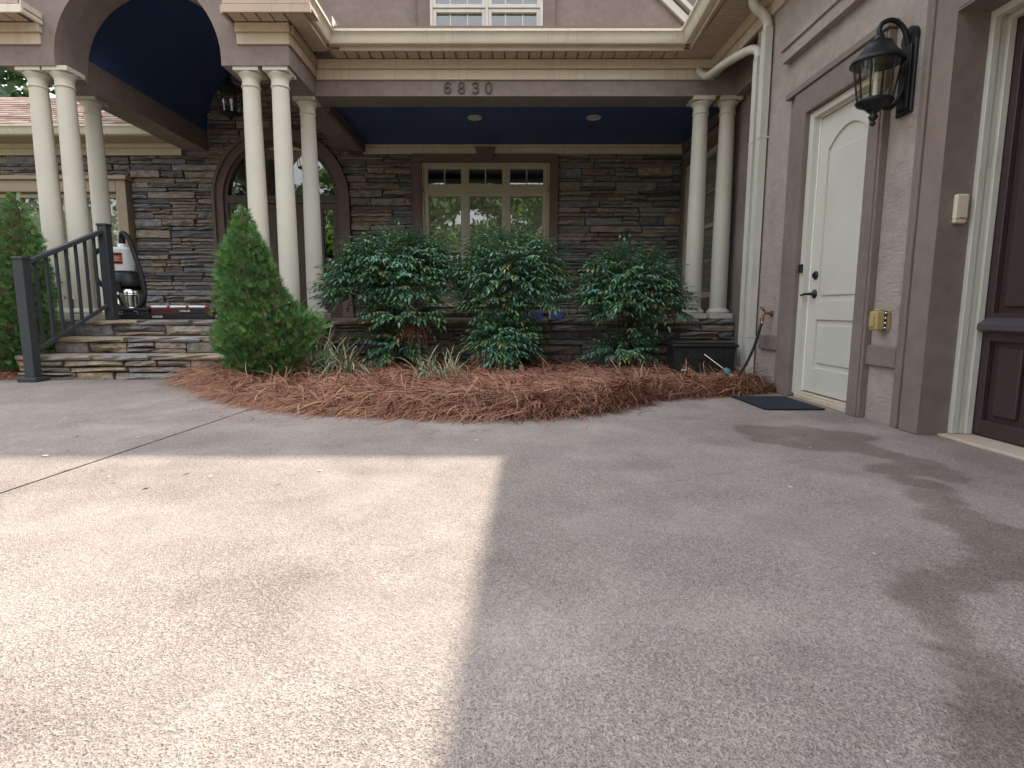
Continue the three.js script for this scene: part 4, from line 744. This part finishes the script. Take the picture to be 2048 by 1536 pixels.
// ------------------------------------------------------------------ trees: beyond the left wing, and across the drive (mirrored in the glass)
function tree(label, name, x, d, H, R, trunkMat, rgb, n, s, crown0 = 0.35) {
  reseed(s); const t = thing(name, label, 'tree', 'trees round the house', V3(x, -0.06, d)), P = [], Cc = [];
  const tr = H * 0.018 + 0.06, top = new THREE.Vector3(rr(-0.4, 0.4), H * 0.93, rr(-0.4, 0.4)), tg = [taper(new THREE.Vector3(), top, tr, tr * 0.25, 9)];
  const limbs = [];
  for (let i = 0; i < 22; i++) { const h = crown0 + (0.95 - crown0) * (i + rnd()) / 22, a = rnd() * 6.28, l = R * rr(0.5, 1) * (1 - 0.55 * Math.max(0, (h - 0.55) / 0.45)), b = top.clone().multiplyScalar(h / 0.93), e = b.clone().add(new THREE.Vector3(Math.cos(a) * l, l * rr(0.05, 0.5), Math.sin(a) * l)); limbs.push([b, e, l]); tg.push(taper(b, e, tr * 0.28, tr * 0.06, 5)); }
  mesh('trunk', tg, trunkMat, t);
  for (let i = 0; i < n; i++) { const [b, e, l] = limbs[Math.floor(rnd() * limbs.length)], q = b.clone().lerp(e, Math.sqrt(rnd())), sp = l * 0.28; q.x += rr(-sp, sp); q.y += rr(-sp, sp) * 0.7; q.z += rr(-sp, sp); const u = new THREE.Vector3(rr(-1, 1), rr(-1, 1), rr(-1, 1)).normalize(), w = new THREE.Vector3(rr(-1, 1), rr(-0.6, 0.6), rr(-1, 1)).cross(u).normalize(), z = rr(0.13, 0.32), v = rr(0.6, 1.4), c = rgb.map(k => k * v), f = q.clone().addScaledVector(u, z), g = q.clone().addScaledVector(u, -z); push3(P, Cc, [g, q.clone().addScaledVector(w, z * 0.45), f, g, f, q.clone().addScaledVector(w, -z * 0.45)], c); }
  mesh('crown', foliageGeo(P, Cc), M.foliage, t);
}
const G_A = [0.07, 0.14, 0.035], G_B = [0.1, 0.19, 0.04], G_C = [0.05, 0.11, 0.05];
[[-15.5, 17, 15, 3.6, 'tall tree nearest the corner of the left wing roof'], [-19, 22, 17, 4, 'tall tree farthest left beyond the wing roof'], [-13.2, 24, 16, 3.6, 'tall tree behind the ridge of the left wing']].forEach(([x, d, H, R, l], i) => tree(l, 'pine_tree', x, d, H, R, M.bark, i === 1 ? G_A : G_C, 6500, 300 + i, 0.22));
const woods = [[-3, -19, 9, 3.6], [3, -20, 10, 3.8], [8.5, -19, 9, 3.6], [-9, -20, 10, 3.8], [-14.5, -19, 10, 3.8], [14, -21, 10, 3.8], [0, -28, 15, 4.6], [6, -29, 15, 4.6], [-6, -29, 15, 4.6], [-19, -9, 11, 4.2], [-19, 0, 12, 4.2], [-20, 8, 13, 4.4], [-12, -28, 15, 4.6], [12, -30, 15, 4.6], [-21, -21, 14, 4.6], [19, -26, 14, 4.6]];
const where = ['straight across the drive', 'across the drive toward the garage side', 'across the drive beyond the garage', 'across the drive left of the middle', 'across the drive on the far left', 'farthest right across the drive', 'tall in the second row, straight across', 'tall in the second row toward the garage', 'tall in the second row left of the middle', 'left of the drive, nearest the road', 'left of the drive, halfway along', 'left of the drive, level with the steps', 'tall in the second row on the left', 'tall in the second row on the right', 'tall at the far left corner of the drive', 'tall at the far right corner of the drive'];
woods.forEach(([x, d, H, R], i) => tree('leafy tree mirrored in the windows, ' + where[i], 'shade_tree', x, d, H, R, i % 3 === 1 ? M.paleBark : M.bark, i % 2 ? G_B : G_A, 7000, 400 + i, 0.1));

// ------------------------------------------------------------------ fittings on the house
const font = await new FontLoader().loadAsync('fonts/droid/droid_serif_bold.typeface.json');
const fontSans = await new FontLoader().loadAsync('fonts/droid/droid_sans_bold.typeface.json');
const fontReg = await new FontLoader().loadAsync('fonts/droid/droid_serif_regular.typeface.json');
{
  const n = thing('house_number', 'dark metal house number 6830 on the porch beam', 'house number', null, V3(-0.37, 3.072, 6.66));
  const mt = std({ color: C('#4a4446'), roughness: 0.5, metalness: 0.4 });
  [['6', -0.605], ['8', -0.45], ['3', -0.293], ['0', -0.15]].forEach(([ch, x]) => {
    const g = new TextGeometry(ch, { font: fontReg, size: 0.118, depth: 0.012, curveSegments: 8, bevelEnabled: true, bevelSize: 0.001, bevelThickness: 0.001, bevelSegments: 1 }); g.computeBoundingBox(); const b = g.boundingBox;
    g.translate(x + 0.37 - (b.max.x + b.min.x) / 2, -b.min.y, 0.004); mesh('digit', g, mt, n);
  });
}
for (const [x, l] of [[-0.345, 'white recessed ceiling light above the middle of the porch window'], [1.17, 'white recessed ceiling light to the right over the stone wall']]) {
  const t = thing('recessed_light', l, 'ceiling light', 'recessed lights in the porch ceiling', V3(x, 3.12, 7.58));
  mesh('trim_ring', lathe([[0.068, 0.0], [0.092, 0.0], [0.094, -0.006], [0.088, -0.014], [0.07, -0.014], [0.066, -0.004]], 32), M.white, t);
  mesh('lens', lathe([[0, -0.006], [0.04, -0.007], [0.067, -0.003], [0.067, 0.0], [0, 0]], 32), M.white, t);
}
{ // wall lantern
  const t = thing('wall_lantern', 'large black carriage lantern on the wall between service door and garage door', 'lantern', null, V3(2.36, 2.0, 3.48));
  const ax = -0.19;
  mesh('backplate', [bx(-0.022, -0.001, -0.18, 0.24, -0.065, 0.065, 0.01), bx(-0.034, -0.022, -0.15, 0.2, -0.045, 0.045, 0.008), (() => { const g = new THREE.CylinderGeometry(0.065, 0.065, 0.02, 20); g.rotateZ(Math.PI / 2); return g.translate(-0.011, 0.24, 0); })()], M.blackMetal, t);
  pieces('arm', [tube([new THREE.Vector3(-0.02, 0.2, 0), new THREE.Vector3(-0.06, 0.3, 0), new THREE.Vector3(-0.13, 0.34, 0), new THREE.Vector3(ax, 0.31, 0), new THREE.Vector3(ax, 0.23, 0)], 0.014, 24, 8), tube([new THREE.Vector3(-0.02, 0.02, 0), new THREE.Vector3(-0.06, -0.1, 0), new THREE.Vector3(-0.1, -0.14, 0), new THREE.Vector3(ax + 0.03, -0.13, 0)], 0.012, 18, 8)], M.blackMetal, t);
  mesh('roof', lathe([[0, 0.27], [0.02, 0.265], [0.028, 0.245], [0.035, 0.225], [0.07, 0.215], [0.075, 0.195], [0.1, 0.16], [0.135, 0.125], [0.142, 0.105], [0.125, 0.1], [0, 0.11]], 24).translate(ax, 0, 0), M.blackMetal, t);
  mesh('glass_shade', lathe([[0.118, 0.1], [0.112, 0.05], [0.1, -0.02], [0.085, -0.1]], 24).translate(ax, 0, 0), M.lampGlass, t);
  pieces('cage_bar', Array.from({ length: 6 }, (_, k) => { const a = k * Math.PI / 3 + 0.3, c = Math.cos(a), s = Math.sin(a); return taper(new THREE.Vector3(ax + 0.09 * c, -0.1, 0.09 * s), new THREE.Vector3(ax + 0.122 * c, 0.105, 0.122 * s), 0.005, 0.005, 6); }), M.blackMetal, t);
  mesh('base', lathe([[0, -0.24], [0.012, -0.235], [0.016, -0.222], [0.008, -0.212], [0.02, -0.2], [0.026, -0.185], [0.014, -0.172], [0.03, -0.16], [0.05, -0.14], [0.09, -0.12], [0.1, -0.105], [0.095, -0.095], [0, -0.098]], 24).translate(ax, 0, 0), M.blackMetal, t);
  mesh('candle', [new THREE.CylinderGeometry(0.013, 0.013, 0.1, 12).translate(ax, -0.04, 0), new THREE.SphereGeometry(0.016, 12, 8).scale(1, 1.8, 1).translate(ax, 0.035, 0)], M.milk, t);
}
{ // pendant lantern under the barrel ceiling
  const t = thing('pendant_lantern', 'dark hanging lantern with two bulbs under the arched entry ceiling', 'lantern', null, V3(-3.42, 3.1, 7.5));
  mesh('chain', new THREE.CylinderGeometry(0.008, 0.008, 0.78, 8).translate(0, 0.85, 0), M.blackMetal, t);
  mesh('frame', [lathe([[0, 0.47], [0.03, 0.46], [0.04, 0.42], [0.16, 0.34], [0.17, 0.32], [0, 0.33]], 6), lathe([[0, 0.0], [0.02, -0.03], [0.03, 0.0], [0.13, 0.02], [0.13, 0.04], [0, 0.04]], 6), ...Array.from({ length: 6 }, (_, k) => { const a = k * Math.PI / 3; return taper(new THREE.Vector3(0.12 * Math.sin(a), 0.03, 0.12 * Math.cos(a)), new THREE.Vector3(0.155 * Math.sin(a), 0.33, 0.155 * Math.cos(a)), 0.008, 0.008, 5); })], M.blackMetal, t);
  pieces('bulb', [-0.045, 0.045].map(o => new THREE.SphereGeometry(0.022, 12, 8).scale(1, 1.6, 1).translate(o, 0.17, 0.05)), M.milk, t);
  pieces('candle', [-0.045, 0.045].map(o => new THREE.CylinderGeometry(0.012, 0.012, 0.1, 10).translate(o, 0.09, 0.05)), M.milk, t);
}
{ // keypad on the garage return
  const t = thing('garage_keypad', 'beige garage door keypad on the wall beside the dark garage door', 'keypad', null, V3(2.424, 1.225, 3.098));
  mesh('cover', [bx(-0.036, 0.036, -0.058, 0.076, -0.03, -0.0005, 0.012), bx(-0.033, 0.033, -0.075, -0.05, -0.026, -0.0005, 0.008)], std({ color: C('#cfc6b2'), roughness: 0.5 }), t);
  mesh('latch', bx(-0.012, 0.018, -0.05, -0.047, -0.0325, -0.029), M.dark, t);
}
{ // weatherproof outlet cover
  const t = thing('outlet_cover', 'yellowed plastic outlet cover on the stucco beside the service door', 'outlet cover', null, V3(2.36, 0.63, 3.5));
  mesh('box', bx(-0.028, -0.001, -0.062, 0.062, -0.05, 0.05, 0.006), M.tan, t);
  mesh('lid', [bx(-0.085, -0.03, -0.06, 0.058, -0.045, 0.03, 0.012), bx(-0.095, -0.083, -0.04, 0.03, -0.03, 0.012, 0.006), bx(-0.06, -0.03, 0.058, 0.07, -0.03, 0.03, 0.005)], M.tan, t);
  pieces('hinge', [-0.045, -0.015, 0.015, 0.045].map(y => new THREE.SphereGeometry(0.009, 10, 8).translate(-0.034, y, 0.052)), M.steel, t);
  mesh('gasket', bx(-0.034, -0.028, -0.06, 0.06, -0.056, 0.03, 0.002), M.blackPlastic, t);
}
{ // doormat
  const m = thing('doormat', 'dark blue-grey doormat in front of the service door', 'doormat');
  const g = new RoundedBoxGeometry(0.4, 0.012, 0.56, 1, 0.004).translate(2.045, 0.0075, -4.17);
  mesh('pile', g, M.mat, m); pieces('border', [bx(1.832, 1.846, 0.001, 0.011, 3.885, 4.455, 0.003), bx(2.244, 2.258, 0.001, 0.011, 3.885, 4.455, 0.003), bx(1.846, 2.244, 0.001, 0.0105, 3.872, 3.888, 0.003), bx(1.846, 2.244, 0.001, 0.0105, 4.452, 4.468, 0.003)], M.rubber, m);
}
{ // hose box, hose, bib, metal rod
  const sy = strawH(1.92, 5.4) - 0.03;
  const t = thing('hose_box', 'black plastic storage box in the corner by the downspouts', 'storage box', null, V3(1.91, sy, 5.45)); t.rotation.y = -0.1;
  const s = new THREE.Shape([[-0.255, 0], [0.255, 0], [0.275, 0.3], [-0.275, 0.3]].map(p => new THREE.Vector2(...p)));
  mesh('body', new THREE.ExtrudeGeometry(s, { depth: 0.36, bevelEnabled: true, bevelSize: 0.008, bevelThickness: 0.008, bevelSegments: 1 }).translate(0, 0, -0.18), M.blackPlastic, t);
  mesh('lid', [bx(-0.3, 0.3, 0.305, 0.335, -0.215, 0.215, 0.01), bx(-0.27, 0.27, 0.335, 0.352, -0.19, 0.19, 0.008)], M.blackPlastic, t);
  mesh('recessed_panel', [bx(-0.1, 0.17, 0.19, 0.25, -0.2, -0.188, 0.003), ...[-0.2, -0.15, -0.05, 0.05, 0.15, 0.2].map(x => bx(x - 0.006, x + 0.006, 0.02, 0.29, -0.197, -0.186, 0.002))], M.blackPlastic, t);
  const lb = mesh('label', bx(-0.21, -0.16, 0.085, 0.1, -0.2015, -0.198), M.milk, t);
  const hb = thing('hose_faucet', 'brass hose faucet on the stucco left of the service door', 'faucet', null, V3(2.36, 0.66, 4.97));
  mesh('body', [tube([new THREE.Vector3(0, 0, 0), new THREE.Vector3(-0.05, 0.002, 0), new THREE.Vector3(-0.075, -0.005, 0), new THREE.Vector3(-0.085, -0.04, 0)], 0.012, 14, 8), new THREE.CylinderGeometry(0.016, 0.016, 0.03, 10).translate(-0.086, -0.05, 0), bx(-0.006, 0, -0.025, 0.025, -0.025, 0.025, 0.002)], M.brass, hb);
  mesh('handle', [taper(new THREE.Vector3(-0.06, 0.005, 0), new THREE.Vector3(-0.085, 0.04, 0), 0.005, 0.005), (() => { const g = new THREE.TorusGeometry(0.022, 0.005, 6, 16); g.rotateY(Math.PI / 2); g.rotateZ(0.6); return g.translate(-0.088, 0.042, 0); })()], M.brass, hb);
  const hs = thing('garden_hose', 'short dark hose hanging from the brass faucet down to the straw', 'hose');
  mesh('tubing', tube([V3(2.274, 0.6, 4.97), V3(2.262, 0.54, 4.97), V3(2.225, 0.38, 4.98), V3(2.16, 0.2, 5.0), V3(2.09, 0.09, 5.02), V3(2.0, 0.065, 5.06)], 0.0125, 40, 8), M.rubber, hs);
  mesh('coupling', new THREE.CylinderGeometry(0.016, 0.015, 0.04, 10).translate(2.274, 0.595, -4.97), M.steel, hs);
  const rod = thing('metal_rod', 'thin metal rod with a teal knob leaning on the black storage box', 'rod');
  mesh('shaft', taper(V3(2.12, 0.06, 4.98), V3(1.85, 0.29, 5.16), 0.007, 0.006, 8), M.steel, rod);
  mesh('knob', (() => { const g = lathe([[0, -0.032], [0.02, -0.032], [0.028, -0.02], [0.03, 0], [0.028, 0.02], [0.02, 0.032], [0, 0.032]], 16); g.applyQuaternion(new THREE.Quaternion().setFromUnitVectors(new THREE.Vector3(0, 1, 0), V3(1.85, 0.29, 5.16).sub(V3(2.12, 0.06, 4.98)).normalize())); const p = V3(2.12, 0.06, 4.98).lerp(V3(1.85, 0.29, 5.16), 0.36); return g.translate(p.x, p.y, p.z); })(), std({ color: C('#4f7a80'), roughness: 0.4 }), rod);
}
// ------------------------------------------------------------------ things left on the porch
const FY = 0.588;
function hoseGeo(pts, r, seg) { const g = tube(pts, r, seg, 10), P = g.attributes.position, N = g.attributes.normal; for (let i = 0; i < P.count; i++) { const ring = Math.floor(i / 11), k = (ring % 2 ? 1 : -1) * r * 0.07; P.setXYZ(i, P.getX(i) + N.getX(i) * k, P.getY(i) + N.getY(i) * k, P.getZ(i) + N.getZ(i) * k); } return g; }
{
  const X = -4.3, D = 6.6;
  const v = thing('shop_vacuum', 'stainless steel shop vacuum with black lid on the porch behind the railing', 'vacuum', null, V3(X, FY, D));
  mesh('drum', lathe([[0, 0.06], [0.158, 0.06], [0.162, 0.07], [0.162, 0.11], [0.168, 0.117], [0.168, 0.127], [0.162, 0.134], [0.162, 0.26], [0.168, 0.267], [0.168, 0.277], [0.162, 0.284], [0.162, 0.37], [0, 0.37]], 40), M.steel, v);
  mesh('lid', lathe([[0.172, 0.365], [0.176, 0.38], [0.176, 0.42], [0.165, 0.44], [0.15, 0.5], [0.12, 0.53], [0, 0.535]], 36), M.blackPlastic, v);
  mesh('latch', [bx(-0.03, 0.03, 0.3, 0.42, 0, 0.02, 0.005).translate(0.0, 0, 0.195)], M.blackPlastic, v);
  for (let k = 0; k < 4; k++) { const a = k * Math.PI / 2 + 0.6, c = Math.cos(a) * 0.13, s = Math.sin(a) * 0.13; mesh('caster', [(() => { const g = new THREE.CylinderGeometry(0.026, 0.026, 0.02, 14); g.rotateZ(Math.PI / 2); return g.translate(c, 0.026, s); })(), bx(-0.02, 0.02, 0.045, 0.07, -0.02, 0.02).translate(c, 0, s)], M.blackPlastic, v); }
  const b = thing('dust_separator', 'white plastic dust separator with orange label on top of the vacuum', 'dust separator', null, V3(X - 0.02, FY + 0.536, D - 0.02));
  mesh('bucket', lathe([[0, 0.0], [0.1, 0.0], [0.103, 0.01], [0.122, 0.225], [0.127, 0.23], [0.127, 0.25], [0.115, 0.262], [0.06, 0.272], [0.045, 0.275], [0.045, 0.31], [0, 0.31]], 36), M.milk, b);
  const lc = document.createElement('canvas'); lc.width = 128; lc.height = 192; const q = lc.getContext('2d'); q.fillStyle = '#a84a22'; q.fillRect(0, 0, 128, 192); q.fillStyle = '#3a1c12'; q.fillRect(8, 10, 112, 34); q.fillRect(8, 150, 112, 30); q.fillStyle = '#e0c9b4'; for (let i = 0; i < 5; i++) q.fillRect(14, 60 + i * 17, 60 + (i * 29) % 40, 6);
  const lt = new THREE.CanvasTexture(lc); lt.colorSpace = THREE.SRGBColorSpace;
  const lg = new THREE.CylinderGeometry(0.1215, 0.1125, 0.125, 14, 1, true, -0.5, 1.0).translate(0, 0.14, 0); mesh('label', lg, std({ map: lt, roughness: 0.5 }), b, true);
  const h1 = thing('vacuum_hose', 'ribbed black vacuum hose arching over the white dust separator', 'hose');
  mesh('tubing', hoseGeo([V3(X - 0.02, 1.43, D - 0.02), V3(X - 0.02, 1.5, D - 0.03), V3(X + 0.01, 1.55, D - 0.05), V3(X + 0.1, 1.5, D - 0.1), V3(X + 0.2, 1.3, D - 0.16), V3(X + 0.29, 1.02, D - 0.2), V3(X + 0.3, 0.8, D - 0.22), V3(X + 0.2, 0.69, D - 0.24), V3(X + 0.04, 0.72, D - 0.25), V3(X - 0.08, 0.82, D - 0.23), V3(X - 0.17, 0.95, D - 0.12)], 0.026, 150), M.rubber, h1);
  mesh('cuff', new THREE.CylinderGeometry(0.033, 0.036, 0.1, 16).translate(X - 0.02, 1.46, -D + 0.02), M.blackPlastic, h1);
  const h2 = thing('vacuum_hose', 'ribbed black vacuum hose looping left of the white dust separator', 'hose');
  mesh('tubing', hoseGeo([V3(X - 0.14, 1.35, D - 0.05), V3(X - 0.22, 1.37, D - 0.08), V3(X - 0.3, 1.3, D - 0.1), V3(X - 0.31, 1.15, D - 0.12), V3(X - 0.24, 1.0, D - 0.14), V3(X - 0.17, 0.93, D - 0.1)], 0.026, 80), M.rubber, h2);
}
{
  const bk = thing('tool_case', 'low black plastic case on the porch edge at the vacuum', 'case', null, V3(-4.0, FY, 6.25));
  mesh('shell', [bx(-0.24, 0.2, 0, 0.075, -0.12, 0.12, 0.012), bx(-0.23, 0.19, 0.077, 0.12, -0.115, 0.115, 0.012)], M.blackPlastic, bk); pieces('clasp', [bx(-0.12, -0.08, 0.05, 0.09, -0.128, -0.118, 0.003), bx(0.04, 0.08, 0.05, 0.09, -0.128, -0.118, 0.003)], M.steel, bk);
  const mk = (nm, label, x, y, w, h, dd, mat, text, tx, side) => { const t = thing(nm, label, 'box', null, V3(x, y, dd)); mesh('carton', bx(-w / 2, w / 2, 0, h, -0.11, 0.11, 0.004), mat, t); mesh('panel', bx(side ? -w / 2 + 0.01 : -0.02, w / 2 - 0.01, 0.006, h - 0.006, -0.1125, -0.1105), M.blackPlastic, t);
    const g = new TextGeometry(text, { font: fontSans, size: h * 0.34, depth: 0.001, curveSegments: 3 }); g.computeBoundingBox(); g.translate(tx, h * 0.34, 0.1128); mesh('lettering', g, std({ color: C('#d8d4cf'), roughness: 0.6 }), t); return t; };
  mk('leveler_box', 'dark red carton lettered LEVELER, upper of the two on the porch edge', -3.46, FY + 0.061, 0.66, 0.06, 6.26, M.maroon, 'LEVELER', -0.02, false);
  mk('leveler_box', 'dark red carton under the LEVELER carton on the porch edge', -3.48, FY, 0.68, 0.06, 6.26, M.maroon, 'LEVELER', -0.3, true);
  const w = thing('white_tube', 'row of three white tapered tubes with red ends on the dark red cartons', 'tube', null, V3(-3.83, FY + 0.136, 6.2));
  for (let i = 0; i < 3; i++) { mesh('tube_section', taper(new THREE.Vector3(0.02 + i * 0.205, 0, 0), new THREE.Vector3(0.195 + i * 0.205, 0, 0), 0.014, 0.011, 12), M.milk, w); mesh('red_end', taper(new THREE.Vector3(0.195 + i * 0.205, 0, 0), new THREE.Vector3(0.224 + i * 0.205, 0, 0), 0.015, 0.015, 12), M.red, w); }
  mesh('red_end', taper(new THREE.Vector3(-0.01, 0, 0), new THREE.Vector3(0.019, 0, 0), 0.015, 0.015, 12), M.red, w);
}
for (const [x, l] of [[0.43, 'small blue box with a white edge under the porch window, left of its twin'], [0.69, 'small blue box with a white edge under the porch window, right of its twin']]) {
  const t = thing('blue_box', l, 'box', 'blue boxes on the porch', V3(x, FY - 0.018, 7.2)); mesh('carton', bx(-0.085, 0.085, 0, 0.095, -0.07, 0.07, 0.004), M.blueBox, t); mesh('white_edge', bx(-0.092, -0.086, 0, 0.097, -0.071, 0.071), M.milk, t);
}
{ // scattered dry leaf bits on the concrete
  reseed(640); const P = [], Cc = [];
  const spots = [[-2.99, 4.45], [-3.2, 4.38], [-2.83, 3.6], [-1.57, 2.22], [-2.01, 3.05], [1.89, 3.06], [1.47, 3.5], [-2.6, 4.1], [-2.3, 3.8], [-2.45, 3.3], [-1.75, 2.4], [-1.65, 2.3], [-1.4, 2.15], [-1.35, 2.35], [-0.9, 2.2], [1.2, 4.2], [0.9, 3.9], [1.7, 3.9], [2.2, 3.5], [-3.4, 4.7], [-1.83, 2.9], [-1.9, 2.4]];
  for (let i = 0; i < 40; i++) spots.push([rr(-3.6, 2.2), rr(1.4, 4.4)]);
  for (const [x, d] of spots) { if (d > frontD(x) - 0.03) continue; const a = rnd() * 6.28, l = rr(0.006, 0.02) * (d > 2 ? 1 : 0.4), w = l * rr(0.25, 0.6), y = rise(x, d) + 0.003, c = rnd() < 0.6 ? [0.62, 0.55, 0.44] : [0.22, 0.15, 0.09], p = [[l, 0], [0, w], [-l, 0], [0, -w]].map(([u, v]) => new THREE.Vector3(x + u * Math.cos(a) - v * Math.sin(a), y + rr(0, 0.003), -d + u * Math.sin(a) + v * Math.cos(a))); push3(P, Cc, [p[0], p[1], p[2], p[0], p[2], p[3]], c); }
  const lf = mesh('leaf_litter', foliageGeo(P, Cc), M.foliage); tag(lf, 'scattered dry leaf bits and chips on the driveway', 'litter', null, 'stuff');
}
renderer.render(scene, camera);
